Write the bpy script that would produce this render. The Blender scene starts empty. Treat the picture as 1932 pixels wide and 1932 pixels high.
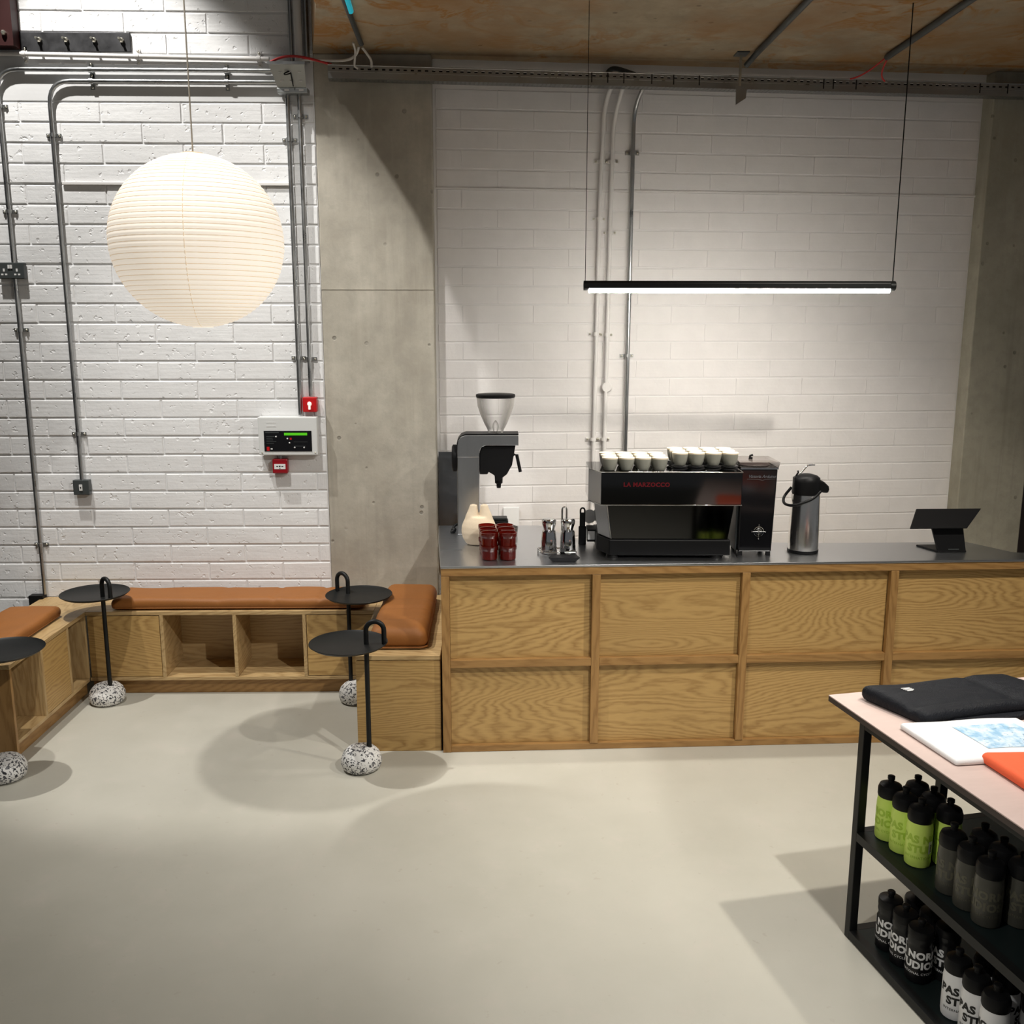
import bpy, bmesh, math, random
from mathutils import Vector, Matrix
random.seed(7)
S = bpy.context.scene
COL = S.collection
PI = math.pi

# ------------------------------------------------------------------ camera
cam_d = bpy.data.cameras.new('camera'); cam = bpy.data.objects.new('camera', cam_d); COL.objects.link(cam)
cam_d.sensor_width = 36.0; cam_d.sensor_fit = 'HORIZONTAL'; cam_d.lens = 1812.3 / 1932 * 36.0
CP = Vector((0.7366, -5.0174, 1.869)); yaw, pit, rol = 0.0215, 0.1908, 0.0007
fw = Vector((math.sin(yaw) * math.cos(pit), math.cos(yaw) * math.cos(pit), -math.sin(pit)))
rt = Vector((math.cos(yaw), -math.sin(yaw), 0)); up = rt.cross(fw)
r2 = rt * math.cos(rol) + up * math.sin(rol); u2 = -rt * math.sin(rol) + up * math.cos(rol)
cam.matrix_world = Matrix(((r2.x, u2.x, -fw.x, CP.x), (r2.y, u2.y, -fw.y, CP.y), (r2.z, u2.z, -fw.z, CP.z), (0, 0, 0, 1)))
cam_d.clip_start = 0.05
S.camera = cam

# ------------------------------------------------------------------ world, exposure, lights
S.view_settings.view_transform = 'Standard'; S.view_settings.look = 'None'
S.view_settings.exposure = 0.12; S.view_settings.gamma = 1.0; S.view_settings.use_curve_mapping = False
w = bpy.data.worlds.new('world'); S.world = w; w.use_nodes = True
w.node_tree.nodes['Background'].inputs[0].default_value = (0.95, 0.97, 1.0, 1)
w.node_tree.nodes['Background'].inputs[1].default_value = 0.10

def spot(name, loc, aim, energy, angle, blend, color, rad=0.035):
    d = bpy.data.lights.new(name, 'SPOT'); o = bpy.data.objects.new(name, d); COL.objects.link(o)
    o.location = loc; d.energy = energy; d.spot_size = math.radians(angle); d.spot_blend = blend
    d.color = color; d.shadow_soft_size = rad
    o.rotation_euler = (Vector(aim) - Vector(loc)).to_track_quat('-Z', 'Y').to_euler()
    return o
NEUT = (1.0, 0.975, 0.93); WARM = (1.0, 0.94, 0.84)
spot('ceiling_spot_bench', (-1.62, -1.08, 5.0), (-0.60, 0.0, 0.9), 480, 47, 0.35, NEUT)
spot('ceiling_spot_lounge', (-0.62, -2.10, 4.6), (0.0, -0.5, 0.7), 270, 62, 0.7, NEUT)
spot('ceiling_spot_floor', (1.9, -3.25, 3.08), (0.3, -2.45, 0.0), 205, 112, 0.9, NEUT)
spot('ceiling_spot_counter', (2.75, -2.35, 3.08), (2.25, -1.0, 0.4), 190, 84, 0.75, WARM)
spot('ceiling_spot_shelf', (-0.2, -3.9, 3.08), (1.75, -2.35, 0.3), 130, 46, 0.7, NEUT)

# ------------------------------------------------------------------ materials
MATS = {}
def mat(name, col=(0.8, 0.8, 0.8), rough=0.5, metal=0.0, spec=0.5, emis=None, estr=0.0, trans=0.0, ior=1.45, alpha=1.0):
    if name in MATS: return MATS[name]
    m = bpy.data.materials.new(name); m.use_nodes = True
    b = m.node_tree.nodes['Principled BSDF']
    b.inputs['Base Color'].default_value = (*col, 1); b.inputs['Roughness'].default_value = rough
    b.inputs['Metallic'].default_value = metal; b.inputs['Specular IOR Level'].default_value = spec
    b.inputs['Transmission Weight'].default_value = trans; b.inputs['IOR'].default_value = ior
    b.inputs['Alpha'].default_value = alpha
    if emis:
        b.inputs['Emission Color'].default_value = (*emis, 1); b.inputs['Emission Strength'].default_value = estr
    MATS[name] = m
    return m
class NT:
    """tiny helper for building node trees"""
    def __init__(s, m): s.t = m.node_tree; s.b = s.t.nodes['Principled BSDF']
    def n(s, typ, **kw):
        nd = s.t.nodes.new(typ)
        for k, v in kw.items():
            if hasattr(nd, k) and k not in nd.inputs: setattr(nd, k, v)
            else: nd.inputs[k.replace('_', ' ')].default_value = v
        return nd
    def l(s, a, b): s.t.links.new(a, b)
    def coord(s, scale=(1, 1, 1), rand=False, kind='Object'):
        tc = s.n('ShaderNodeTexCoord'); mp = s.n('ShaderNodeMapping'); mp.inputs['Scale'].default_value = scale
        src = tc.outputs[kind]
        if rand:
            oi = s.n('ShaderNodeObjectInfo'); ml = s.n('ShaderNodeMath', operation='MULTIPLY'); ml.inputs[1].default_value = 37.0
            s.l(oi.outputs['Random'], ml.inputs[0])
            ad = s.n('ShaderNodeVectorMath', operation='ADD'); s.l(src, ad.inputs[0]); s.l(ml.outputs[0], ad.inputs[1]); src = ad.outputs[0]
        s.l(src, mp.inputs['Vector']); return mp.outputs[0]
    def noise(s, vec, scale, detail=4, rough=0.55, dist=0.0):
        nd = s.n('ShaderNodeTexNoise'); s.l(vec, nd.inputs['Vector'])
        nd.inputs['Scale'].default_value = scale; nd.inputs['Detail'].default_value = detail
        nd.inputs['Roughness'].default_value = rough; nd.inputs['Distortion'].default_value = dist
        return nd.outputs['Fac']
    def ramp(s, fac, stops, interp='LINEAR'):
        nd = s.n('ShaderNodeValToRGB'); s.l(fac, nd.inputs[0]); cr = nd.color_ramp; cr.interpolation = interp
        while len(cr.elements) < len(stops): cr.elements.new(0.5)
        for e, (p, c) in zip(cr.elements, stops): e.position = p; e.color = (*c, 1) if len(c) == 3 else c
        return nd.outputs[0]
    def math(s, op, a, b=None):
        nd = s.n('ShaderNodeMath', operation=op)
        for i, x in enumerate((a, b)):
            if x is None: continue
            if isinstance(x, (int, float)): nd.inputs[i].default_value = x
            else: s.l(x, nd.inputs[i])
        return nd.outputs[0]
    def mix(s, fac, a, b, blend='MIX'):
        nd = s.n('ShaderNodeMix', data_type='RGBA', blend_type=blend)
        for i, x in ((0, fac), (6, a), (7, b)):
            if isinstance(x, (int, float)): nd.inputs[i].default_value = x
            elif isinstance(x, tuple): nd.inputs[i].default_value = (*x, 1)
            else: s.l(x, nd.inputs[i])
        return nd.outputs[2]
    def bump(s, h, strength=0.3, dist=0.01):
        nd = s.n('ShaderNodeBump'); nd.inputs['Strength'].default_value = strength; nd.inputs['Distance'].default_value = dist
        s.l(h, nd.inputs['Height']); s.l(nd.outputs[0], s.b.inputs['Normal'])
    def color(s, c): s.l(c, s.b.inputs['Base Color'])
    def rough(s, c): s.l(c, s.b.inputs['Roughness'])

def paint_mat(name, col, relief, pits):
    m = mat(name, col, 0.55); t = NT(m); v = t.coord(rand=True)
    n1 = t.noise(v, 55, 5, 0.6); n2 = t.noise(v, 9, 3, 0.5)
    vs = t.coord((4, 1, 60), rand=True); n3 = t.noise(vs, 1.2, 3, 0.5)
    pit = t.ramp(t.noise(v, 34, 2, 0.5), [(0.64, (0, 0, 0)), (0.72, (1, 1, 1))])
    h = t.math('ADD', t.math('MULTIPLY', n1, 0.35), t.math('MULTIPLY', n2, 0.7))
    h = t.math('ADD', h, t.math('MULTIPLY', n3, 0.35))
    h = t.math('SUBTRACT', h, t.math('MULTIPLY', pit, pits))
    t.bump(h, relief, 0.006)
    t.color(t.mix(t.ramp(n2, [(0.35, (0, 0, 0)), (0.7, (1, 1, 1))]), tuple(c * 0.95 for c in col), col))
    return m
M_BLOCK = paint_mat('white_painted_block', (0.82, 0.82, 0.82), 0.5, 0.8)
M_BLOCKR = paint_mat('white_painted_smooth_block', (0.74, 0.715, 0.70), 0.22, 0.1)
M_MORT = paint_mat('white_painted_mortar', (0.78, 0.78, 0.78), 0.4, 0.0)
M_MORTR = paint_mat('white_painted_flush_mortar', (0.73, 0.71, 0.70), 0.2, 0.0)
M_RENDER = paint_mat('white_painted_render', (0.70, 0.70, 0.70), 0.12, 0.0)
M_WPAINT = mat('white_pipe_paint', (0.72, 0.70, 0.68), 0.4)

def concrete(name, base, dark, stain=None):
    m = mat(name, base, 0.8); t = NT(m); v = t.coord(kind='Object')
    n1 = t.noise(v, 2.2, 6, 0.62); n2 = t.noise(v, 11, 6, 0.7); n3 = t.noise(v, 60, 3, 0.6)
    vs = t.coord((6, 6, 0.8)); n4 = t.noise(vs, 1.6, 4, 0.6)
    c = t.mix(t.ramp(n1, [(0.35, (0, 0, 0)), (0.68, (1, 1, 1))]), dark, base)
    c = t.mix(t.math('MULTIPLY', t.ramp(n2, [(0.30, (1, 1, 1)), (0.56, (0, 0, 0))]), 0.6), c, tuple(x * 0.62 for x in base))
    c = t.mix(t.math('MULTIPLY', t.ramp(n4, [(0.52, (0, 0, 0)), (0.75, (1, 1, 1))]), 0.35), c, tuple(x * 1.18 for x in base))
    vo = t.n('ShaderNodeTexVoronoi'); t.l(v, vo.inputs['Vector']); vo.inputs['Scale'].default_value = 9.0
    pit = t.ramp(vo.outputs['Distance'], [(0.07, (1, 1, 1)), (0.11, (0, 0, 0))])
    sel = t.ramp(t.noise(v, 3.1, 2), [(0.46, (0, 0, 0)), (0.54, (1, 1, 1))])
    pits = t.math('MULTIPLY', pit, sel)
    c = t.mix(t.math('MULTIPLY', pits, 0.7), c, tuple(x * 0.35 for x in base))
    drip = t.ramp(t.noise(t.coord((26, 26, 0.7)), 1.0, 3, 0.6), [(0.58, (0, 0, 0)), (0.72, (1, 1, 1))])
    c = t.mix(t.math('MULTIPLY', drip, 0.35), c, tuple(x * 0.6 for x in base))
    if stain:
        vd = t.coord((1.0, 1.0, 1.0)); a = t.noise(vd, 3.0, 5, 0.6, 0.8)
        vein = t.math('ABSOLUTE', t.math('SUBTRACT', a, 0.5))
        vein = t.ramp(vein, [(0.0, (1, 1, 1)), (0.05, (0, 0, 0))])
        area = t.ramp(t.noise(vd, 1.1, 2), [(0.42, (0, 0, 0)), (0.6, (1, 1, 1))])
        c = t.mix(t.math('MULTIPLY', t.math('MULTIPLY', vein, area), 0.95), c, stain)
        wash = t.ramp(t.noise(vd, 1.7, 4, 0.6), [(0.45, (0, 0, 0)), (0.72, (1, 1, 1))])
        c = t.mix(t.math('MULTIPLY', wash, 0.7), c, tuple(x * 0.9 for x in stain))
    t.color(c)
    h = t.math('SUBTRACT', t.math('ADD', t.math('MULTIPLY', n2, 0.5), t.math('MULTIPLY', n3, 0.25)), pits)
    t.bump(h, 0.45, 0.006)
    return m
M_CONC = concrete('fair_faced_concrete', (0.52, 0.485, 0.41), (0.335, 0.305, 0.25))
M_CONCR = concrete('olive_grey_concrete', (0.40, 0.375, 0.30), (0.31, 0.29, 0.225))
M_SOFF = concrete('stained_soffit_concrete', (0.42, 0.345, 0.235), (0.32, 0.26, 0.175), (0.33, 0.15, 0.03))

def floor_mat():
    m = mat('sealed_resin_floor', (0.5, 0.46, 0.4), 0.55); t = NT(m); v = t.coord()
    n1 = t.noise(v, 0.9, 5, 0.6); n2 = t.noise(v, 7, 5, 0.7); n3 = t.noise(v, 90, 3, 0.6)
    c = t.mix(t.ramp(n1, [(0.3, (0, 0, 0)), (0.7, (1, 1, 1))]), (0.41, 0.395, 0.335), (0.50, 0.48, 0.415))
    c = t.mix(t.math('MULTIPLY', t.ramp(n2, [(0.55, (0, 0, 0)), (0.75, (1, 1, 1))]), 0.4), c, (0.53, 0.475, 0.42))
    c = t.mix(t.math('MULTIPLY', t.ramp(t.noise(v, 26, 2), [(0.68, (0, 0, 0)), (0.74, (1, 1, 1))]), 0.35), c, (0.36, 0.31, 0.26))
    t.color(c); t.rough(t.ramp(n2, [(0.3, (0.42,) * 3), (0.7, (0.6,) * 3)])); t.bump(n3, 0.05, 0.002)
    return m
M_FLOOR = floor_mat()

def oak(name, axis, light=(0.50, 0.318, 0.118), dark=(0.31, 0.172, 0.054), loops=1.0):
    """cathedral-grain veneer; axis = direction of the grain"""
    m = mat(name, light, 0.42); t = NT(m)
    a = {'x': (0.55, 3.0, 3.0), 'y': (3.0, 0.55, 3.0), 'z': (3.0, 3.0, 0.55)}[axis]
    f_ = {'x': (2.5, 130, 130), 'y': (130, 2.5, 130), 'z': (130, 130, 2.5)}[axis]
    v = t.coord(a, rand=True); vf = t.coord(f_, rand=True)
    vj = t.coord(tuple(x * 5 for x in a), rand=True)
    base = t.noise(v, 0.9 * loops, 1.5, 0.4)
    jag = t.noise(vj, 1.6, 3, 0.6)
    ph = t.math('ADD', t.math('MULTIPLY', base, 420.0), t.math('MULTIPLY', jag, 17.0))
    wv = t.math('SINE', ph)
    wv = t.math('ADD', t.math('MULTIPLY', wv, 0.5), 0.5)
    fib = t.noise(vf, 1.0, 3, 0.6)
    g = t.math('ADD', t.math('MULTIPLY', wv, 0.62), t.math('MULTIPLY', fib, 0.5))
    tone = t.noise(v, 0.45, 2, 0.5)
    c = t.ramp(g, [(0.12, dark), (0.36, tuple((l * 2 + d) / 3 for l, d in zip(light, dark))), (0.70, light), (1.0, tuple(min(1, l * 1.10) for l in light))])
    c = t.mix(t.math('MULTIPLY', t.ramp(tone, [(0.3, (0, 0, 0)), (0.7, (1, 1, 1))]), 0.28), c, tuple(l * 0.72 for l in light))
    t.color(c); t.bump(g, 0.06, 0.001)
    return m
M_OAK = {k: oak('oak_veneer_' + k, k) for k in 'xyz'}
M_OAKF = {k: oak('oak_lipping_' + k, k, (0.37, 0.205, 0.070), (0.24, 0.12, 0.036), 0.5) for k in 'xyz'}
M_PLY = {k: oak('pale_oak_bench_' + k, k, (0.50, 0.345, 0.165), (0.33, 0.20, 0.08), 0.7) for k in 'xyz'}

def metal_mat(name, col, rough, aniso=None, var=0.12, cv=1.0):
    m = mat(name, col, rough, 1.0); t = NT(m)
    v = t.coord(aniso if aniso else (1, 1, 1)); n = t.noise(v, 6 if aniso else 14, 4, 0.6)
    t.rough(t.ramp(n, [(0.25, (max(0.02, rough - var),) * 3), (0.75, (rough + var,) * 3)]))
    t.color(t.mix(n, tuple(c * (1 - 0.15 * cv) for c in col), tuple(min(1, c * (1 + 0.12 * cv)) for c in col)))
    return m
M_GALV = metal_mat('galvanised_steel', (0.47, 0.48, 0.48), 0.34)
M_TRAY = metal_mat('galvanised_tray_steel', (0.36, 0.37, 0.365), 0.42)
M_STEEL = metal_mat('brushed_worktop_steel', (0.60, 0.61, 0.63), 0.30, (2, 40, 40), 0.03, 0.4)
M_BRUSH = metal_mat('brushed_steel', (0.58, 0.59, 0.60), 0.30, (60, 60, 2), 0.03, 0.3)
M_POT = metal_mat('polished_pot_steel', (0.86, 0.84, 0.80), 0.20, (60, 60, 2), 0.02, 0.2)
M_CHROME = mat('chrome', (0.78, 0.78, 0.78), 0.07, 1.0)
M_BOLT = mat('zinc_bolt', (0.6, 0.58, 0.5), 0.35, 1.0)
M_DKSTEEL = metal_mat('mill_scale_steel', (0.075, 0.075, 0.078), 0.5)
M_RED = mat('red_oxide_beam', (0.026, 0.0016, 0.001), 0.5)
M_BLACKM = mat('black_powder_coat', (0.009, 0.0095, 0.0095), 0.45, spec=0.28)
M_BLACKP = mat('black_plastic', (0.006, 0.006, 0.0065), 0.45, spec=0.22)
M_BLACKG = mat('black_gloss', (0.006, 0.006, 0.007), 0.10)
M_MIRROR = mat('dark_mirror_panel', (0.085, 0.085, 0.085), 0.06, 1.0)
M_SHELF = mat('dark_green_black_shelf', (0.010, 0.016, 0.016), 0.42, spec=0.25)
M_EDGE = mat('dark_brown_board_edge', (0.045, 0.030, 0.026), 0.5)
M_GREYBOX = mat('dark_grey_steel_plate', (0.055, 0.062, 0.062), 0.38)
M_WHITEP = mat('white_plastic', (0.75, 0.75, 0.74), 0.4)
M_PANELW = mat('grey_white_enamel', (0.66, 0.67, 0.66), 0.35)
M_REDP = mat('red_alarm_plastic', (0.50, 0.012, 0.014), 0.3)
M_REDD = mat('deep_red_alarm_plastic', (0.27, 0.006, 0.012), 0.3)
M_LCD = mat('green_lcd', (0.06, 0.35, 0.01), 0.3, emis=(0.07, 0.42, 0.01), estr=0.55)
M_LENS = mat('clear_beacon_lens', (0.95, 0.93, 0.85), 0.05, emis=(1, 0.95, 0.8), estr=0.5)
M_AMBER = mat('amber_red_glass', (0.20, 0.010, 0.004), 0.05, trans=0.7, ior=1.5)
M_SMOKE = mat('smoked_glass', (0.16, 0.15, 0.14), 0.05, trans=0.8, ior=1.45)
def clear_plastic(name, col, fac):
    m = bpy.data.materials.new(name); m.use_nodes = True; t = m.node_tree; t.nodes.clear()
    o = t.nodes.new('ShaderNodeOutputMaterial'); mx = t.nodes.new('ShaderNodeMixShader'); tr = t.nodes.new('ShaderNodeBsdfTransparent')
    p = t.nodes.new('ShaderNodeBsdfPrincipled'); p.inputs['Base Color'].default_value = (*col, 1); p.inputs['Roughness'].default_value = 0.12
    fr = t.nodes.new('ShaderNodeLayerWeight'); fr.inputs[0].default_value = fac
    t.links.new(fr.outputs['Facing'], mx.inputs[0]); t.links.new(tr.outputs[0], mx.inputs[1]); t.links.new(p.outputs[0], mx.inputs[2]); t.links.new(mx.outputs[0], o.inputs[0])
    return m
M_HOPPER = clear_plastic('clear_hopper_plastic', (0.50, 0.48, 0.45), 0.55)
M_LID = clear_plastic('smoked_clear_lid', (0.12, 0.10, 0.09), 0.55)
def fabric(name, col, scale=220, rough=0.85, var=0.12, stretch=(1, 1, 1), bump=0.25, fold=0.004):
    m = mat(name, col, rough); t = NT(m); v = t.coord(stretch); n = t.noise(v, scale, 2, 0.6); n2 = t.noise(t.coord(), 9, 3, 0.55)
    t.color(t.mix(t.math('ADD', t.math('MULTIPLY', n, 0.5), t.math('MULTIPLY', n2, 0.5)), tuple(c * (1 - var) for c in col), tuple(min(1, c * (1 + var)) for c in col)))
    t.bump(t.math('ADD', t.math('MULTIPLY', n, 0.25), t.noise(t.coord((1, 2.2, 1)), 13, 3, 0.5, 0.6)), bump, fold); return m
M_LEATH = fabric('cognac_brown_upholstery', (0.27, 0.098, 0.019), 160, 0.6, 0.2)
M_SHORTS = fabric('black_stretch_fabric', (0.006, 0.007, 0.010), 240, 0.6, 0.2, bump=0.6, fold=0.012)
M_SHORTS.node_tree.nodes['Principled BSDF'].inputs['Specular IOR Level'].default_value = 0.25
M_TEE = fabric('white_cotton', (0.76, 0.76, 0.755), 300, 0.9, 0.03, bump=0.3, fold=0.01)
M_ORANGE = fabric('coral_orange_fabric', (0.80, 0.125, 0.045), 260, 0.8, 0.08)
M_VASE = fabric('cream_stoneware', (0.63, 0.52, 0.38), 130, 0.85, 0.06, bump=0.5)
M_CUP = mat('sage_grey_cup', (0.27, 0.27, 0.23), 0.45)
M_CUPIN = mat('cream_cup_glaze', (0.82, 0.72, 0.56), 0.5)
M_SAUCER = mat('charcoal_saucer', (0.05, 0.05, 0.05), 0.4)
def tabletop_mat():
    m = mat('pale_pink_laminate', (0.60, 0.46, 0.41), 0.5); t = NT(m); n = t.noise(t.coord((1, 4, 1)), 14, 4, 0.6)
    t.color(t.mix(n, (0.50, 0.385, 0.345), (0.58, 0.455, 0.41))); return m
M_PINK = tabletop_mat()
def terrazzo():
    m = mat('terrazzo_stone', (0.7, 0.7, 0.68), 0.6); t = NT(m); v = t.coord(rand=True)
    dn = t.n('ShaderNodeTexNoise'); t.l(v, dn.inputs['Vector']); dn.inputs['Scale'].default_value = 26
    va = t.n('ShaderNodeVectorMath', operation='MULTIPLY_ADD'); t.l(dn.outputs['Color'], va.inputs[0]); va.inputs[1].default_value = (0.045,) * 3; t.l(v, va.inputs[2])
    n = t.noise(va.outputs[0], 105, 1.0, 0.4)
    n2 = t.noise(va.outputs[0], 75, 1.0, 0.4)
    c = t.mix(t.ramp(n, [(0.38, (0, 0, 0)), (0.41, (1, 1, 1))]), (0.02, 0.02, 0.025), (0.74, 0.73, 0.71))
    c = t.mix(t.ramp(n2, [(0.60, (0, 0, 0)), (0.63, (1, 1, 1))]), c, (0.10, 0.10, 0.11))
    t.color(c); return m
M_TERR = terrazzo()
def lantern_mat():
    m = mat('rice_paper', (0.70, 0.66, 0.59), 0.9, emis=(1.0, 0.88, 0.73), estr=0.58)
    return m
M_PAPER = lantern_mat()
M_RIB = mat('bamboo_rib', (0.56, 0.46, 0.33), 0.8, emis=(1.0, 0.78, 0.55), estr=0.40)
M_LED = mat('led_diffuser', (1, 1, 1), 0.5, emis=(1.0, 0.955, 0.87), estr=140)
M_CYAN = mat('cyan_reflection', (0.02, 0.55, 0.72), 0.25, emis=(0.02, 0.6, 0.8), estr=0.25)  # cyan light reflection put into colour and a faint glow
M_CABW = mat('white_cable', (0.62, 0.60, 0.56), 0.5)
M_CABR = mat('red_cable', (0.55, 0.03, 0.03), 0.4)
M_CORD = mat('lamp_cord', (0.40, 0.36, 0.30), 0.6)
M_GLASSD = mat('dark_night_glass', (0.004, 0.005, 0.007), 0.04)

# ------------------------------------------------------------------ mesh helpers
class MB:
    def __init__(s): s.v = []; s.f = []; s.m = []; s.cur = 0
    def add(s, vs, fs):
        o = len(s.v); s.v += [tuple(p) for p in vs]; s.f += [tuple(i + o for i in f) for f in fs]; s.m += [s.cur] * len(fs); return s
    def box(s, x0, x1, y0, y1, z0, z1):
        return s.add([(x0, y0, z0), (x1, y0, z0), (x1, y1, z0), (x0, y1, z0), (x0, y0, z1), (x1, y0, z1), (x1, y1, z1), (x0, y1, z1)],
                     [(0, 3, 2, 1), (4, 5, 6, 7), (0, 1, 5, 4), (1, 2, 6, 5), (2, 3, 7, 6), (3, 0, 4, 7)])
    def prism(s, poly, z0, z1, poly2=None):
        n = len(poly); p2 = poly2 or poly
        a = sum(poly[i][0] * poly[(i + 1) % n][1] - poly[(i + 1) % n][0] * poly[i][1] for i in range(n))
        if a < 0: poly = poly[::-1]; p2 = p2[::-1]
        vs = [(x, y, z0) for x, y in poly] + [(x, y, z1) for x, y in p2]
        fs = [tuple(range(n))[::-1], tuple(range(n, 2 * n))] + [(i, (i + 1) % n, n + (i + 1) % n, n + i) for i in range(n)]
        return s.add(vs, fs)
    def lathe(s, prof, n=32, c=(0, 0), cap0=True, cap1=True):
        vs = []; fs = []
        for r, z in prof:
            for i in range(n):
                a = 2 * PI * i / n; vs.append((c[0] + r * math.cos(a), c[1] + r * math.sin(a), z))
        for j in range(len(prof) - 1):
            for i in range(n):
                k = (i + 1) % n; fs.append((j * n + i, j * n + k, (j + 1) * n + k, (j + 1) * n + i))
        if cap0: fs.append(tuple(range(n))[::-1])
        if cap1: fs.append(tuple(range((len(prof) - 1) * n, len(prof) * n)))
        return s.add(vs, fs)
    def tube(s, pts, r, n=10, rs=None, caps=True):
        pts = [Vector(p) for p in pts]; m = len(pts); vs = []; fs = []
        up_ = Vector((0, 0, 1))
        t0 = (pts[1] - pts[0]).normalized()
        if abs(t0.dot(up_)) > 0.95: up_ = Vector((1, 0, 0))
        nrm = (up_ - t0 * up_.dot(t0)).normalized()
        for j, p in enumerate(pts):
            t = (pts[min(j + 1, m - 1)] - pts[max(j - 1, 0)]).normalized()
            nrm = (nrm - t * nrm.dot(t)).normalized(); b = t.cross(nrm)
            rr = rs[j] if rs else r
            for i in range(n):
                a = 2 * PI * i / n; vs.append(p + (nrm * math.cos(a) + b * math.sin(a)) * rr)
        for j in range(m - 1):
            for i in range(n):
                k = (i + 1) % n; fs.append((j * n + i, j * n + k, (j + 1) * n + k, (j + 1) * n + i))
        if caps: fs += [tuple(range(n))[::-1], tuple(range((m - 1) * n, m * n))]
        return s.add(vs, fs)
    def ball(s, c, r, n=16, m=10, sc=(1, 1, 1)):
        prof = [(max(1e-4, r * math.sin(PI * j / m)), -r * math.cos(PI * j / m)) for j in range(m + 1)]
        t = MB().lathe(prof, n)
        return s.add([(c[0] + x * sc[0], c[1] + y * sc[1], c[2] + z * sc[2]) for x, y, z in t.v], t.f)
    def xf(s, M_): s.v = [tuple(M_ @ Vector(p)) for p in s.v]; return s
    def mesh(s, name, mats, smooth=None):
        me = bpy.data.meshes.new(name); me.from_pydata(s.v, [], s.f)
        for mm in (mats if isinstance(mats, (list, tuple)) else [mats]): me.materials.append(mm)
        if any(s.m):
            for p, i in zip(me.polygons, s.m): p.material_index = i
        if smooth is not None:
            for p in me.polygons: p.use_smooth = True
            me.set_sharp_from_angle(angle=math.radians(smooth))
        return me
def link(name, me, parent=None, loc=(0, 0, 0), rz=0):
    o = bpy.data.objects.new(name, me); COL.objects.link(o)
    if parent: o.parent = parent
    o.location = loc; o.rotation_euler = (0, 0, rz); return o
def obj(name, mb, m, parent=None, smooth=None, loc=(0, 0, 0), rz=0): return link(name, mb.mesh(name, m, smooth), parent, loc, rz)
def bevel(o, wd=0.003, seg=2):
    md = o.modifiers.new('bevel', 'BEVEL'); md.width = wd; md.segments = seg; md.limit_method = 'ANGLE'; md.angle_limit = math.radians(40); return o
def centred_box(name, x0, x1, y0, y1, z0, z1, m, parent=None, bev=0.0):
    c = ((x0 + x1) / 2, (y0 + y1) / 2, (z0 + z1) / 2); hx, hy, hz = (x1 - x0) / 2, (y1 - y0) / 2, (z1 - z0) / 2
    o = obj(name, MB().box(-hx, hx, -hy, hy, -hz, hz), m, parent, loc=c)
    if bev: bevel(o, bev)
    return o
def tag(o, label, cat, group=None):
    o['label'] = label; o['category'] = cat
    if group: o['group'] = group
    return o
def thing(name, label, cat, loc=(0, 0, 0), rz=0, group=None):
    o = bpy.data.objects.new(name, None); COL.objects.link(o); o.location = loc; o.rotation_euler = (0, 0, rz); o.empty_display_size = 0.05
    return tag(o, label, cat, group)
def struct(o, label=None):
    o['kind'] = 'structure'
    if label: o['label'] = label
    return o
def copy_tree(o, parent=None):
    c = o.copy(); COL.objects.link(c); c.parent = parent
    for ch in list(o.children): copy_tree(ch, c)
    return c
def fillet(pts, r, n=6):
    """round the corners of a polyline"""
    pts = [Vector(p) for p in pts]; out = [pts[0]]
    for i in range(1, len(pts) - 1):
        a = (pts[i - 1] - pts[i]); b = (pts[i + 1] - pts[i]); rr = min(r, a.length * 0.49, b.length * 0.49)
        p0 = pts[i] + a.normalized() * rr; p1 = pts[i] + b.normalized() * rr
        for k in range(n + 1):
            t = k / n; out.append(p0 * (1 - t) ** 2 + pts[i] * 2 * t * (1 - t) + p1 * t * t)
    out.append(pts[-1]); return out
def bez(p0, p1, p2, p3, n=14):
    p0, p1, p2, p3 = map(Vector, (p0, p1, p2, p3))
    return [p0 * (1 - t) ** 3 + p1 * 3 * t * (1 - t) ** 2 + p2 * 3 * t * t * (1 - t) + p3 * t ** 3 for t in [k / n for k in range(n + 1)]]
def rounded(sx, sy, sz, r, nx, ny, nz, disp=None):
    """soft rounded box centred in x,y with base at z=0"""
    hx, hy, hz = sx / 2, sy / 2, sz / 2; idx = {}; vs = []; fs = []
    def vert(i, j, k):
        if (i, j, k) in idx: return idx[(i, j, k)]
        p = Vector((-hx + sx * i / nx, -hy + sy * j / ny, -hz + sz * k / nz))
        q = Vector((max(-hx + r, min(hx - r, p.x)), max(-hy + r, min(hy - r, p.y)), max(-hz + min(r, hz * .98), min(hz - min(r, hz * .98), p.z))))
        d = p - q
        if d.length > 1e-9: p = q + d.normalized() * min(r, hz * .98)  if d.length > min(r, hz * .98) else p
        p.z += hz
        if disp: p = disp(p)
        idx[(i, j, k)] = len(vs); vs.append(tuple(p)); return idx[(i, j, k)]
    for i in range(nx):
        for j in range(ny):
            fs.append((vert(i, j, 0), vert(i, j + 1, 0), vert(i + 1, j + 1, 0), vert(i + 1, j, 0)))
            fs.append((vert(i, j, nz), vert(i + 1, j, nz), vert(i + 1, j + 1, nz), vert(i, j + 1, nz)))
    for i in range(nx):
        for k in range(nz):
            fs.append((vert(i, 0, k), vert(i + 1, 0, k), vert(i + 1, 0, k + 1), vert(i, 0, k + 1)))
            fs.append((vert(i, ny, k), vert(i, ny, k + 1), vert(i + 1, ny, k + 1), vert(i + 1, ny, k)))
    for j in range(ny):
        for k in range(nz):
            fs.append((vert(0, j, k), vert(0, j, k + 1), vert(0, j + 1, k + 1), vert(0, j + 1, k)))
            fs.append((vert(nx, j, k), vert(nx, j + 1, k), vert(nx, j + 1, k + 1), vert(nx, j, k + 1)))
    return MB().add(vs, fs)
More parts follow.
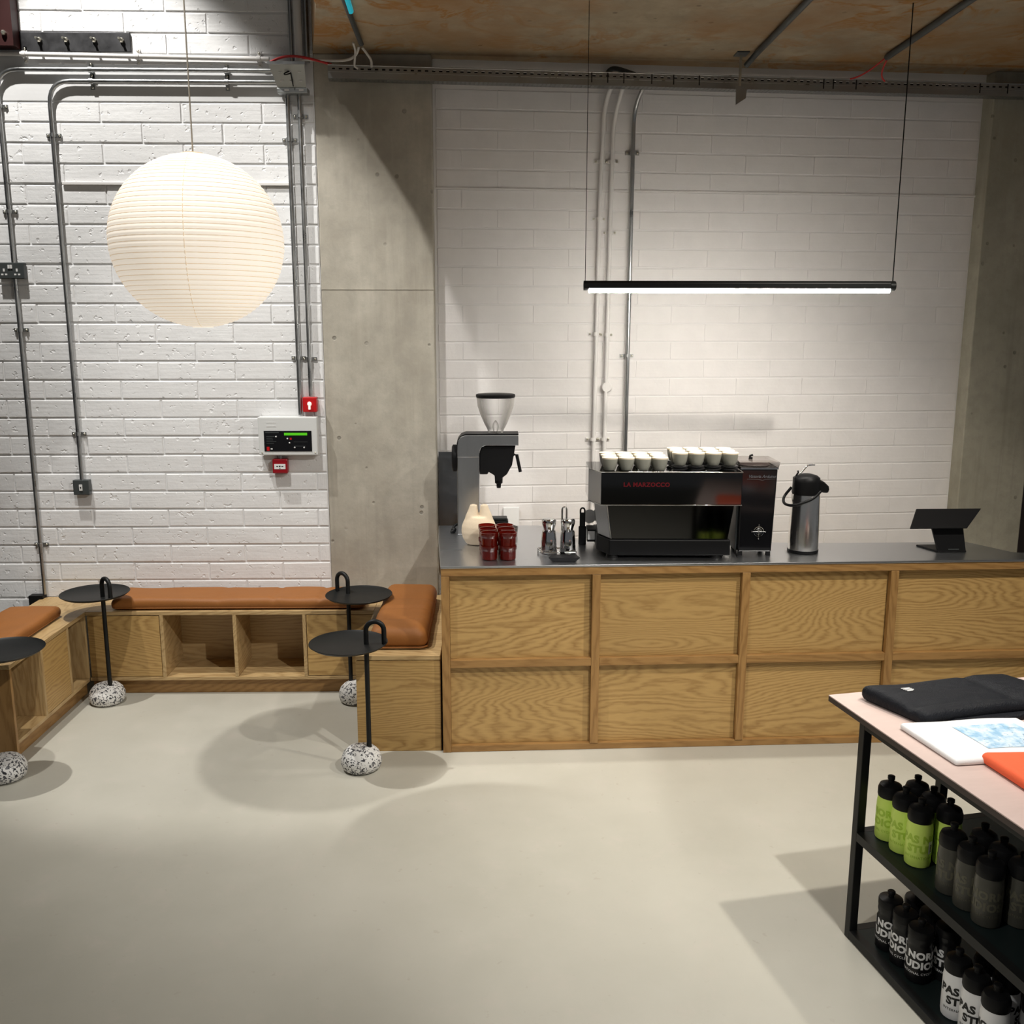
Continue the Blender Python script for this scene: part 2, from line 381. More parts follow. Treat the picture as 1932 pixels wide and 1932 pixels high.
def text_geo(s, size, bold=0.0, shear=0.0, spacing=1.0, cuts=0.0):
    """flat lettering in the xz plane (reading from -y), centred; returns MB"""
    cu = bpy.data.curves.new('lettering', 'FONT'); cu.body = s; cu.size = size; cu.offset = bold; cu.shear = shear
    cu.space_character = spacing; cu.align_x = 'CENTER'; cu.align_y = 'CENTER'; cu.resolution_u = 3
    o = bpy.data.objects.new('lettering', cu); COL.objects.link(o)
    dg = bpy.context.evaluated_depsgraph_get(); dg.update(); me = o.evaluated_get(dg).to_mesh()
    bm = bmesh.new(); bm.from_mesh(me)
    if cuts:
        xs = [v.co.x for v in bm.verts]
        if xs:
            x = min(xs) + cuts
            while x < max(xs):
                bmesh.ops.bisect_plane(bm, geom=bm.verts[:] + bm.edges[:] + bm.faces[:], plane_co=(x, 0, 0), plane_no=(1, 0, 0)); x += cuts
    bm.verts.ensure_lookup_table(); bm.verts.index_update()
    mb = MB().add([(v.co.x, 0, v.co.y) for v in bm.verts], [tuple(v.index for v in f.verts) for f in bm.faces])
    bm.free(); o.evaluated_get(dg).to_mesh_clear(); bpy.data.objects.remove(o); bpy.data.curves.remove(cu)
    return mb
def arc_text(s, size, R, z, ang, bold=0.0, spacing=1.0):
    """lettering wrapped round a vertical cylinder of radius R; ang = azimuth of the text centre (0 = facing -y)"""
    mb = text_geo(s, size, bold, 0, spacing, 0.006)
    mb.v = [((R) * math.sin(x / R + ang), -(R) * math.cos(x / R + ang), z + zz) for x, _, zz in mb.v]; return mb

# ================================================================== STRUCTURE
ZS = 3.17                      # soffit height
HB = 0.0962                    # block course
PITCH = 0.3935
struct(obj('floor', MB().box(-4, 6, -8, 0.8, -0.1, 0), M_FLOOR), 'pale beige sealed resin floor of the cafe corner')
# ceiling slab on the right (its left edge runs a little askew) and the higher ceiling of the left bay
struct(obj('ceiling', MB().prism([(-0.125, 0.8), (6, 0.8), (6, -8), (0.02, -8), (0.02, -0.72), (-0.125, 0.0)], ZS, ZS + 0.3), M_SOFF), 'stained exposed concrete soffit over the counter')
struct(obj('ceiling', MB().box(-4, 0.0, -8, 0.8, 5.1, 5.3), M_CONC), 'high concrete ceiling of the left bay')
j = obj('trim_1', MB().box(0.45, 6, -0.012, 0.0, ZS - 0.008, ZS + 0.01), M_SOFF, rz=0.05, loc=(0, -0.02, 0)); struct(j, 'thin formwork joint across the concrete soffit')

def block_meshes(m, proud, jitter, nvar=8, L=PITCH, gap=0.009, gx=0.007):
    out = []
    for k in range(nvar):
        bm = bmesh.new(); bmesh.ops.create_cube(bm, size=1)
        for v in bm.verts: v.co = Vector((v.co.x * (L - gx), v.co.y * 0.04, v.co.z * (HB - gap)))
        bmesh.ops.bevel(bm, geom=[e for e in bm.edges if all(v.co.y < 0 for v in e.verts)], offset=0.0035 if jitter > 0.001 else 0.0015, segments=1, affect='EDGES')
        for v in bm.verts:
            if v.co.y < 0:
                v.co += Vector((random.uniform(-1, 1) * jitter, random.uniform(-1, 1) * jitter * 0.5, random.uniform(-1, 1) * jitter))
        me = bpy.data.meshes.new('block'); bm.to_mesh(me); bm.free(); me.materials.append(m)
        out.append(me)
    return out
def lay_blocks(parent, meshes, x0, x1, zrow, phase, proud, skip=None, pitch=PITCH):
    k = math.floor((x0 - phase) / pitch); x = phase + k * pitch
    while x < x1 - 1e-4:
        a, b = max(x, x0), min(x + pitch, x1)
        if b - a > 0.03 and not (skip and skip(a, b, zrow)):
            o = link('block', random.choice(meshes), parent, ((a + b) / 2, 0.02 - proud + random.uniform(-1, 1) * proud * 0.25, zrow - HB / 2))
            o.scale = ((b - a - 0.009) / (pitch - 0.009), 1, 1)
        x += pitch
# ---- left wall: rough painted coursing blocks
Z0 = 2.9423
wl = struct(obj('wall_left', MB().box(-1.93, -0.125, 0.0, 0.25, 0, 5.1), M_MORT), 'white painted rough block wall behind the bench')
BM = block_meshes(M_BLOCK, 0.007, 0.0014)
for n in range(27): lay_blocks(wl, BM, -1.93, -0.125, Z0 - HB * n, -1.166 + (PITCH / 2 if n % 2 else 0), 0.0048)
pk = lambda a, b, z: (z < 3.27 and a < -0.99)
for n in range(1, 7):
    z = 3.157 + HB * n
    lay_blocks(wl, BM, -1.93 if n > 1 else -0.985, -0.125, z, -1.02 + (PITCH / 2 if n % 2 else 0), 0.0048)
struct(obj('trim_2', MB().box(-1.93, -0.125, -0.0045, 0.0, Z0 + 0.004, 3.155), M_RENDER), 'smooth painted lintel band across the block wall')
struct(bevel(obj('trim_3', MB().box(-1.375, -0.262, -0.018, 0.0, 2.553, 2.567), M_WPAINT), 0.002), 'thin painted steel ledge in the block wall')
# ---- middle concrete column
struct(bevel(obj('wall_middle', MB().box(-0.125, 0.448, 0.0, 0.35, 0, ZS), M_CONC), 0.006), 'bare concrete column between the two white walls')
struct(obj('trim_4', MB().box(-0.124, 0.447, -0.0022, 0.0, 2.052, 2.057), M_CONC), 'thin raised formwork seam on the concrete column')
# ---- right white wall, turned a few degrees
RZ = math.atan(0.0831)
RW0 = (0.448, 0.1228 - 0.0831 * (0.7 - 0.448), 0)
wb = struct(obj('wall_back', MB().box(0, 2.91, 0.0, 0.2, 0, ZS), M_MORTR, loc=RW0, rz=RZ), 'white painted smooth block wall behind the coffee counter')
BMR = block_meshes(M_BLOCKR, 0.003, 0.0005, 6, 0.372, 0.008, 0.0012)
for n in range(-1, 27): lay_blocks(wb, BMR, 0.012, 2.905, Z0 - HB * n , 0.14 + (0.186 if n % 2 else 0), 0.0026, pitch=0.372)
struct(obj('trim_5', MB().box(0.0, 2.91, -0.016, 0.0, 3.118, ZS), M_WPAINT, loc=RW0, rz=RZ), 'white painted strip under the soffit')
struct(obj('trim_7', MB().box(0.0, 2.91, -0.009, 0.0, 2.554, 2.564), M_WPAINT, loc=RW0, rz=RZ), 'thin ledge line across the white wall')
# ---- right concrete pillar: proud of the wall
pl = struct(bevel(obj('wall_right', MB().box(2.91, 3.30, -0.10, 0.3, 0, ZS), M_CONCR, loc=RW0, rz=RZ), 0.006), 'bare concrete pillar at the right end of the counter')
struct(obj('trim_6', MB().box(2.93, 3.30, -0.1025, -0.10, 2.035, 2.045), M_CONCR, loc=RW0, rz=RZ), 'formwork seam on the right concrete pillar')
struct(obj('wall_far', MB().box(3.30, 6, 0.9, 1.1, 0, ZS), M_EDGE), 'dark wall of the passage beyond the pillar')
# ---- dark glazing at the far left
wn = struct(obj('window_1', MB().box(-1.99, -1.93, -0.04, 0.25, 0, 5.1), M_GREYBOX), 'dark grey window frame at the left end of the block wall')
obj('window_glass', MB().box(-1.975, -1.965, -4.0, -0.04, 0.05, 5.05), M_GLASSD, wn)
obj('window_frame', MB().box(-1.99, -1.95, -4.0, -0.04, 0.0, 0.05), M_GREYBOX, wn)

# ================================================================== WALL SERVICES, LEFT
SCREW = MB().ball((0, 0, 0), 0.006, 8, 6).mesh('screw', M_BOLT, 60)
def saddle(parent, x, z, y=0.0, horiz=False, r=0.011, m=M_GALV):
    mb = MB()
    if horiz: mb.box(-0.009, 0.009, -0.004, 0.004, -0.036, 0.036); mb.tube([(-0.009, -0.017, 0), (0.009, -0.017, 0)], r + 0.004, 10)
    else: mb.box(-0.036, 0.036, -0.004, 0.004, -0.009, 0.009); mb.tube([(0, -0.017, -0.009), (0, -0.017, 0.009)], r + 0.004, 10)
    s_ = obj('saddle', mb, m, parent, 40, loc=(x, y, z))
    for q in (-1, 1): link('screw', SCREW, s_, (0, -0.006, q * 0.027) if horiz else (q * 0.027, -0.006, 0))
def conduit(name, label, pts, r=0.010, m=M_GALV, saddles=(), parent=None, fr=0.09, group=None, rz=0, loc=(0, 0, 0), sm=None):
    t = thing(name, label, 'conduit', loc, rz, group)
    obj('pipe', MB().tube(fillet(pts, fr), r, 12), m, t, 60)
    for s_ in saddles: saddle(t, s_[0], s_[1], -0.008, s_[2] if len(s_) > 2 else False, r, sm or m)
    return t
GC = 'galvanised conduits on the left wall'
YC = -0.026
conduit('conduit', 'outermost galvanised conduit looping over the left block wall down to bench', [(-0.30, YC, 3.083), (-1.643, YC, 3.083), (-1.643, YC, 0.468)], 0.0105, saddles=[(-1.19, 3.083, True), (-0.54, 3.083, True), (-1.643, 2.915), (-1.643, 2.425), (-1.643, 1.85), (-1.643, 0.737)], fr=0.11, group=GC)
conduit('conduit', 'inner galvanised conduit bending down to the grey switch box', [(-0.30, YC, 3.031), (-1.397, YC, 3.031), (-1.397, YC, 1.085)], 0.0105, saddles=[(-1.19, 3.031, True), (-0.54, 3.031, True), (-1.397, 2.783), (-1.397, 1.322)], fr=0.11, group=GC)
conduit('conduit', 'dark galvanised conduit dropping to the fire alarm panel', [(-0.25, YC, 3.0), (-0.25, YC, 1.42)], 0.0115, saddles=[(-0.25, 2.767), (-0.25, 1.71)], group=GC)
conduit('conduit', 'bright galvanised conduit dropping to the red alarm beacon', [(-0.193, YC, 3.0), (-0.193, YC, 1.515)], 0.0105, saddles=[(-0.193, 2.877), (-0.193, 1.705)], group=GC)
conduit('conduit', 'thin galvanised conduit rising above the cable tray corner', [(-0.222, YC, 3.10), (-0.222, YC, 4.2)], 0.009, group=GC)
conduit('conduit', 'fat white painted conduit rising beside the soffit edge', [(-0.185, YC - 0.01, 3.10), (-0.185, YC - 0.01, 4.2)], 0.020, M_WPAINT)
conduit('conduit', 'wide dark galvanised pipe rising along the soffit edge', [(-0.147, -0.03, 3.12), (-0.147, -0.03, 4.2)], 0.013, group=GC)
conduit('conduit', 'white painted conduit running level above the galvanised conduits', [(-1.93, YC, 3.157), (-0.33, YC, 3.135)], 0.011, M_WPAINT, saddles=[(-1.5, 3.151, True), (-0.961, 3.144, True), (-0.38, 3.136, True)], sm=M_WPAINT)
ch = thing('wall_channel', 'white painted slotted channel just below the painted conduit', 'channel', (0, 0, 0))
x = -1.44
while x < -0.36:
    obj('channel_bar', MB().box(x, x + 0.105, -0.014, -0.005, 3.112, 3.120), M_WPAINT, ch); x += 0.121
obj('channel_back', MB().box(-1.50, -0.33, -0.006, -0.0046, 3.106, 3.126), M_RENDER, ch)

# red steel beam end + bolted dark plate
bt = thing('steel_beam', 'dark red oxide steel beam in the top left corner', 'beam', (-1.6, -0.03, 3.175))
obj('beam_body', MB().box(-0.33, 0.079, -0.05, 0.03, 0.0, 0.9), M_RED, bt)
obj('bolt', MB().lathe([(0.012, 0), (0.012, 0.012), (0.007, 0.018)], 6).xf(Matrix.Translation((0.04, -0.05, 0.054)) @ Matrix.Rotation(PI / 2, 4, 'X')), M_BOLT, bt)
pt = thing('steel_plate', 'dark bare steel plate with four bolts beside the red beam', 'plate', (0, -0.012, 3.168))
bevel(obj('plate_body', MB().box(-1.521, -0.995, 0.0, 0.012, 0.0, 0.087), M_DKSTEEL, pt), 0.002)
for bx in (-1.426, -1.299, -1.165, -1.034):
    obj('bolt', MB().lathe([(0.012, 0), (0.012, 0.010), (0.006, 0.016), (0.006, 0.045)], 6).xf(Matrix.Translation((bx, 0.0, 0.05)) @ Matrix.Rotation(PI / 2, 4, 'X')), M_BOLT, pt)

# sockets and switches
def plate_box(t, w_, h_, d, m=M_GREYBOX): return bevel(obj('box_body', MB().box(-w_ / 2, w_ / 2, -d, 0, -h_ / 2, h_ / 2), m, t), 0.003)
so = thing('wall_socket', 'dark grey double wall socket on the left conduit', 'socket', (-1.655, -0.008, 2.140))
plate_box(so, 0.132, 0.078, 0.034)
for sx in (-1, 1):
    c = sx * 0.032
    o = obj('socket_outlet', MB().box(c - 0.0045, c + 0.0045, -0.0352, -0.034, -0.004, 0.010), M_WHITEP, so)
    for qa in (c - 0.015, c + 0.004): obj('pin_slot', MB().box(qa, qa + 0.011, -0.0352, -0.034, -0.022, -0.014), M_WHITEP, o)
for sx in (-0.006, 0.006): obj('rocker_switch', MB().box(sx - 0.005, sx + 0.005, -0.038, -0.034, 0.010, 0.028), M_WHITEP, so)
sw = thing('switch_box', 'small grey fused switch box at the foot of the inner conduit', 'switch', (-1.398, -0.008, 1.045))
plate_box(sw, 0.082, 0.078, 0.036)
o = obj('rocker_switch', MB().box(-0.008, 0.008, -0.040, -0.036, -0.016, 0.016), M_WHITEP, sw); obj('indicator', MB().box(-0.003, 0.003, -0.041, -0.040, -0.004, 0.004), M_BLACKP, o)
bb = thing('floor_socket_box', 'low black socket box behind the left bench corner', 'socket', (-1.68, -0.008, 0.432)); plate_box(bb, 0.075, 0.07, 0.05, M_BLACKP)
obj('box_lid', MB().box(-0.03, 0.03, -0.052, -0.05, -0.028, 0.028), M_BLACKM, bb)

# fire alarm panel
fp = thing('fire_alarm_panel', 'grey white fire alarm control panel with green display', 'alarm panel', (-0.312, -0.008, 1.313))
bevel(obj('cabinet', MB().box(-0.152, 0.152, -0.055, 0, -0.10, 0.10), M_PANELW, fp), 0.006)
fa = obj('control_face', MB().box(-0.122, 0.122, -0.0570, -0.055, -0.078, 0.028), M_BLACKG, fp)
obj('display', MB().box(-0.018, 0.100, -0.0585, -0.057, 0.005, 0.018), M_LCD, fa)
mb = MB()
for k in range(5): mb.box(-0.110, -0.110 + random.uniform(.03, .06), -0.0575, -0.057, -0.002 - k * 0.009, 0.0005 - k * 0.009)
mb.box(-0.114, -0.045, -0.0575, -0.057, 0.017, 0.021).box(0.03, 0.09, -0.0575, -0.057, -0.052, -0.050).box(0.03, 0.10, -0.0575, -0.057, -0.030, -0.0285)
obj('printed_legend', mb, M_GREYBOX, fa)
for bx, bz in ((-0.060, -0.002), (-0.002, -0.012), (0.008, -0.034), (0.082, -0.058), (0.034, -0.058)): obj('button', MB().ball((bx, -0.058, bz), 0.0042, 8, 6), M_WHITEP, fa, 60)
obj('alarm_lamp', MB().box(0.010, 0.020, -0.0580, -0.057, -0.018, -0.008), M_REDP, fa)
obj('maker_badge', MB().box(-0.110, -0.096, -0.0578, -0.057, -0.074, -0.054), M_REDP, fa)
obj('maker_mark', MB().box(-0.090, -0.080, -0.0578, -0.057, -0.068, -0.062), M_WHITEP, fa)
for bx in (-0.135, 0.138): obj('screw', MB().ball((bx, -0.055, -0.085), 0.0045, 8, 6), M_BOLT, fp, 60)
for vz in (0.070, 0.050): obj('vent_slot', MB().box(-0.108, -0.06, -0.0562, -0.055, vz, vz + 0.003), M_WHITEP, fp)
be = thing('alarm_beacon', 'red fire alarm beacon with clear lamp above the panel', 'alarm', (-0.196, -0.008, 1.474))
bevel(obj('housing', MB().box(-0.036, 0.036, -0.045, 0, -0.038, 0.038), M_REDP, be), 0.004)
obj('lamp_lens', MB().ball((0, -0.047, 0.004), 0.011, 12, 8, (1, 1, 1.1)).lathe([(0.006, -0.024), (0.006, 0.0)], 10, (0, -0.05)), M_LENS, be, 60)
cp = thing('call_point', 'red break-glass fire call point under the panel', 'alarm', (-0.362, -0.008, 1.155))
bevel(obj('housing', MB().box(-0.039, 0.039, -0.045, 0, -0.038, 0.038), M_REDD, cp), 0.006)
o = obj('press_plate', MB().box(-0.029, 0.029, -0.0465, -0.045, -0.014, 0.013), M_WHITEP, cp)
obj('arrow_mark', MB().ball((0, -0.0465, 0), 0.0045, 10, 6, (1, .2, 1)).box(-0.018, -0.008, -0.0472, -0.0465, -0.002, 0.002).box(0.008, 0.018, -0.0472, -0.0465, -0.002, 0.002).box(-0.004, 0.004, -0.0472, -0.0465, -0.011, -0.009), M_BLACKP, o)
conduit('conduit', 'short stub of conduit between the panel and the call point', [(-0.362, -0.03, 1.222), (-0.362, -0.03, 1.19)], 0.009)

# ================================================================== CABLE TRAY
TO = (RW0[0], RW0[1], 0)
TF, TBK, TZ0, TZ1 = -0.178, -0.112, 3.030, 3.090
tr = thing('cable_tray', 'long perforated galvanised cable tray under the soffit', 'cable tray', TO, RZ)
def flange(x0, x1, y, za, zb, holes, pitch, hw, hz0, hz1, axis='y', th=0.0015):
    """thin sheet with a row of rectangular slots"""
    mb = MB(); put = (lambda a, b, c, d: mb.box(a, b, y, y + th, c, d)) if axis == 'y' else (lambda a, b, c, d: mb.box(a, b, c, d, y, y + th))
    put(x0, x1, za, hz0); put(x0, x1, hz1, zb); x = x0
    while x < x1:
        e = min(x1, x + pitch - hw); put(x, e, hz0, hz1); x += pitch
    return mb
XA, XB = -0.50, 3.40
obj('front_flange', flange(XA, XB, TF, TZ0, TZ1, 0, 0.034, 0.016, TZ0 + 0.040, TZ0 + 0.049), M_TRAY, tr)
obj('back_flange', MB().box(XA, XB, TBK - 0.0015, TBK, TZ0, TZ1), M_TRAY, tr)
mb = MB()
for k in range(3):
    ya = TF + 0.0015 + k * 0.0215
    mb2 = flange(XA, XB, TZ0, ya, ya + 0.0215, 0, 0.022, 0.009, ya + 0.007, ya + 0.0135, 'z'); mb.add(mb2.v, mb2.f)
obj('perforated_base', mb, M_TRAY, tr)
obj('rolled_lip', MB().tube([(XA, TF, TZ1), (XB, TF, TZ1)], 0.003, 8).tube([(XA, TF, TZ0 + 0.030), (XB, TF, TZ0 + 0.030)], 0.0022, 6), M_GALV, tr, 60)
for kx in (0.77, 0.85, 0.93, 1.07, 1.18, 1.31, 1.95, 2.0, 2.12, 2.78, 2.93):
    obj('cable_tie', MB().box(kx, kx + 0.005, TF - 0.002, TF - 0.0005, TZ0 + 0.012, TZ1 + 0.002), M_BLACKP, tr)
br = thing('tray_corner', 'galvanised tray drop fitting above the two dropping conduits', 'cable tray', (-0.225, 0, 2.985))
mb = MB().prism([(-0.066, -0.012), (0.098, -0.012), (0.098, -0.135), (-0.088, -0.135)], 0.0, 0.004)
obj('sloped_face', MB().add([(-0.062, -0.060, 0.01), (0.075, -0.060, 0.01), (0.082, -0.137, 0.105), (-0.088, -0.137, 0.105), (-0.062, -0.058, 0.01), (0.075, -0.058, 0.01), (0.082, -0.135, 0.105), (-0.088, -0.135, 0.105)],
    [(0, 1, 2, 3), (7, 6, 5, 4), (0, 4, 5, 1), (1, 5, 6, 2), (2, 6, 7, 3), (3, 7, 4, 0)]), M_TRAY, br)
bevel(obj('bottom_rail', MB().box(-0.066, 0.082, -0.066, -0.012, -0.012, 0.012), M_TRAY, br), 0.003)
obj('rim', MB().box(-0.092, 0.086, -0.143, -0.134, 0.100, 0.112).box(-0.092, -0.086, -0.14, -0.01, 0.100, 0.112), M_GALV, br)
mb = MB()
for k in range(3):
    for q in range(2):
        xx = -0.045 + k * 0.045; t_ = 0.3 + q * 0.35; yy = -0.060 - 0.077 * t_; zz = 0.01 + 0.095 * t_
        obj('slot', MB().box(xx, xx + 0.016, yy - 0.0035, yy - 0.0005, zz - 0.0025, zz + 0.0025), M_WPAINT, br)
for xx in (-0.03, 0.04): obj('slot', MB().box(xx, xx + 0.022, -0.0675, -0.066, -0.002, 0.006), M_WPAINT, br)
obj('cable_tie', MB().tube(bez((0.006, -0.112, 0.075), (-0.03, -0.13, 0.06), (-0.02, -0.125, 0.05), (0.012, -0.115, 0.066)), 0.003, 6).tube([(0.012, -0.115, 0.07), (0.016, -0.08, 0.015)], 0.0028, 6), M_BLACKP, br)
# cables
for k, (yy, nm) in enumerate(((TF + 0.012, 'front'), (TF + 0.030, 'middle'), (TF + 0.048, 'rear'))):  # unseen black cables, added so the tray slots look dark
    tag(obj('added_black_cable', MB().tube([(XA + 0.02, yy, TZ0 + 0.041), (XB, yy, TZ0 + 0.041)], 0.0085, 8), M_BLACKP, loc=TO, rz=RZ, smooth=60), f'{nm} black cable added inside the cable tray to darken its slots', 'cable', 'cables added to darken the tray slots')
tag(obj('red_cable', MB().tube(bez((-0.31, -0.11, 3.10), (-0.22, -0.10, 3.15), (-0.16, -0.10, 3.13), (-0.02, -0.10, 3.095)), 0.006, 8), M_CABR, smooth=60), 'red cable arching over the left end of the tray', 'cable')
tag(obj('white_cable', MB().tube(bez((0.125, -0.20, 3.148), (0.10, -0.14, 3.08), (0.02, -0.10, 3.115), (-0.16, -0.09, 3.118), 18), 0.0065, 8), M_CABW, smooth=60), 'white cable sagging from the soffit conduit to the tray corner', 'cable')
lp = tag(obj('white_cable', MB().tube(fillet([(0.105, -0.25, 3.152), (0.108, -0.19, 3.135), (0.095, -0.15, 3.075), (0.112, -0.148, 3.065)], 0.02), 0.005, 8).tube(fillet([(0.14, -0.19, 3.147), (0.178, -0.16, 3.10), (0.176, -0.15, 3.07)], 0.02), 0.006, 8), M_CABW, smooth=60), 'pair of white cables dropping from the soffit conduit into the tray', 'cable')
sc_ = conduit('conduit', 'short soffit conduit with a painted cyan reflection above the concrete column', [(0.152, -0.9, ZS - 0.013), (0.138, -0.21, ZS - 0.013)], 0.0115, M_GREYBOX)
obj('cyan_reflection', MB().tube([(0.1675, -0.9, ZS - 0.014), (0.1575, -0.69, ZS - 0.014)], 0.0125, 12), M_CYAN, sc_, 60)  # coloured sleeve stands in for cyan light reflected on the pipe
conduit('conduit', 'dark grey soffit conduit ending at the metal bracket', [(2.015, -3.0, ZS - 0.016), (2.013, -0.10, ZS - 0.016), (1.985, -0.03, 3.12)], 0.014, M_GREYBOX, fr=0.04)
conduit('conduit', 'dark grey soffit conduit with red cables at its end', [(2.655, -3.0, ZS - 0.016), (2.663, -0.06, ZS - 0.016)], 0.015, M_GREYBOX)
rc = tag(obj('red_cable', MB().tube(bez((2.655, -0.06, 3.15), (2.60, 0.0, 3.10), (2.56, 0.02, 3.08), (2.52, 0.03, 3.075)), 0.004, 8).tube(bez((2.668, -0.06, 3.15), (2.655, 0.0, 3.10), (2.67, 0.02, 3.08), (2.70, 0.045, 3.07)), 0.004, 8), M_CABR, smooth=60), 'red cables running from the right soffit conduit into the tray', 'cable')
hb = thing('hanger_bracket', 'steel hanger bracket holding the tray to the soffit', 'bracket', (1.955, 0.0, 0))
obj('hanger_rod', MB().box(-0.006, 0.006, -0.042, -0.036, 3.0, ZS), M_BOLT, hb)
obj('fixing_plate', MB().box(-0.03, 0.03, -0.09, -0.01, ZS - 0.006, ZS), M_GREYBOX, hb)
obj('gusset', MB().add([(-0.02, -0.05, 3.02), (0.035, -0.05, 3.02), (0.03, -0.05, 2.965), (-0.018, -0.05, 2.935), (-0.02, -0.046, 3.02), (0.035, -0.046, 3.02), (0.03, -0.046, 2.965), (-0.018, -0.046, 2.935)], [(3, 2, 1, 0), (4, 5, 6, 7), (0, 1, 5, 4), (1, 2, 6, 5), (2, 3, 7, 6), (3, 0, 4, 7)]), M_TRAY, hb)
tag(obj('flexible_conduit', MB().tube(bez((0.86, -0.05, 3.05), (0.87, -0.07, 3.17), (0.90, -0.10, 3.13), (1.0, -0.13, 3.095)), 0.012, 10), M_GREYBOX, loc=TO, rz=RZ, smooth=60), 'dark flexible conduit curling over the tray', 'conduit')

# ================================================================== WALL SERVICES, RIGHT
def lx(x): return (x - RW0[0]) / math.cos(RZ)
GR = 'conduits on the right wall'
conduit('conduit', 'galvanised conduit running down the right wall behind the coffee machine', [(lx(1.50), -0.14, 3.07), (lx(1.466), YC, 2.96), (lx(1.460), YC, 0.55)], 0.0105, saddles=[(lx(1.465), 2.745), (lx(1.460), 1.716)], fr=0.08, loc=RW0, rz=RZ)
conduit('conduit', 'left white painted conduit on the right wall', [(lx(1.35), -0.14, 3.10), (lx(1.312), YC, 2.97), (lx(1.298), YC, 2.5), (lx(1.281), YC, 0.55)], 0.0105, M_WPAINT, saddles=[(lx(1.304), 2.70), (lx(1.297), 2.417), (lx(1.287), 1.83), (lx(1.282), 1.27)], fr=0.08, loc=RW0, rz=RZ, sm=M_WPAINT)
cw = conduit('conduit', 'right white painted conduit with a round junction box on the right wall', [(lx(1.40), -0.14, 3.10), (lx(1.362), YC, 2.90), (lx(1.355), YC, 2.45), (lx(1.340), YC, 0.55)], 0.0105, M_WPAINT, saddles=[(lx(1.359), 2.70), (lx(1.355), 2.348), (lx(1.347), 1.826), (lx(1.342), 1.27)], fr=0.08, loc=RW0, rz=RZ, sm=M_WPAINT)
obj('junction_box', MB().lathe([(0.028, 0), (0.028, 0.030), (0.025, 0.034)], 24).xf(Matrix.Translation((lx(1.352), -0.002, 1.55)) @ Matrix.Rotation(PI / 2, 4, 'X')), M_WPAINT, cw, 40)

# ================================================================== LAMPS
LN = thing('paper_lantern', 'large round rice paper pendant lantern', 'lamp', (-0.292, -1.5, 2.160))
LRX, LRZ = 0.2935, 0.2925
mb = MB(); prof = []; NR = 50
for k in range(NR):
    for q in range(3):
        a = -PI / 2 + PI * (k + q / 3) / NR
        sc = 1 + 0.010 * math.sin(PI * q / 3)
        prof.append((max(0.035, LRX * math.cos(a) * sc), LRZ * math.sin(a) * sc))
mb.lathe(prof, 48, cap0=False, cap1=False)
sh = obj('paper_shade', mb, M_PAPER, LN, 60)
ring = MB().tube([(math.cos(2 * PI * i / 64), math.sin(2 * PI * i / 64), 0) for i in range(65)], 0.0036, 6, caps=False).mesh('rib', M_RIB, 60)
for k in range(1, NR):
    a = -PI / 2 + PI * k / NR
    o = link('rib', ring, LN, (0, 0, LRZ * math.sin(a))); rr = LRX * math.cos(a); o.scale = (rr, rr, 0.4)
for a in (0.6, 2.2, 3.5, 4.85):
    obj('seam', MB().tube([(LRX * 1.004 * math.cos(t) * math.cos(a), LRX * 1.004 * math.cos(t) * math.sin(a), LRZ * 1.004 * math.sin(t)) for t in [(-0.94 + 1.88 * i / 30) * PI / 2 for i in range(31)]], 0.0018, 5), M_RIB, LN, 60)
obj('top_ring', MB().lathe([(0.036, LRZ - 0.006), (0.036, LRZ + 0.004), (0.030, LRZ + 0.004), (0.030, LRZ - 0.006)], 24, cap0=False, cap1=False), M_RIB, LN)
obj('cord', MB().tube([(0, 0, LRZ - 0.005), (0, 0, 2.94)], 0.0028, 8), M_CORD, LN, 60)
obj('lamp_bulb', MB().ball((0, 0, 0.12), 0.05, 12, 8), M_PAPER, LN, 60)

PN = thing('linear_pendant', 'long thin black linear pendant glowing over the counter', 'lamp', (1.806, -0.8, 2.035))
HL = 0.672
o = obj('housing', MB().tube([(-HL, 0, 0.012), (HL, 0, 0.012)], 0.015, 16), M_BLACKM, PN, 40)
obj('end_cap', MB().tube([(-HL, 0, 0.006), (-HL + 0.022, 0, 0.006)], 0.020, 16), M_BLACKM, PN, 40); obj('end_cap', MB().tube([(HL - 0.022, 0, 0.006), (HL, 0, 0.006)], 0.020, 16), M_BLACKM, PN, 40)
obj('channel_side', MB().box(-HL, HL, -0.0175, -0.0150, -0.006, 0.014), M_BLACKM, PN); obj('channel_side', MB().box(-HL, HL, 0.0150, 0.0175, -0.006, 0.014), M_BLACKM, PN)
obj('diffuser', MB().tube([(-HL + 0.022, 0, -0.010), (HL - 0.022, 0, -0.010)], 0.0135, 16), M_LED, PN, 60)
obj('suspension_wire', MB().tube([(-HL + 0.006, 0, 0.025), (-HL + 0.006, 0, ZS - 2.035)], 0.0013, 6), M_BLACKP, PN)
obj('suspension_cable', MB().tube([(HL - 0.010, 0, 0.025), (HL - 0.010, 0, ZS - 2.035)], 0.0025, 6), M_BLACKP, PN)

# ================================================================== BENCHES
ZB, TH = 0.448, 0.020
def bench_panel(name, p, *b, ax='x', m=None): return centred_box(name, *b, (m or M_PLY)[ax], p, 0.0015)
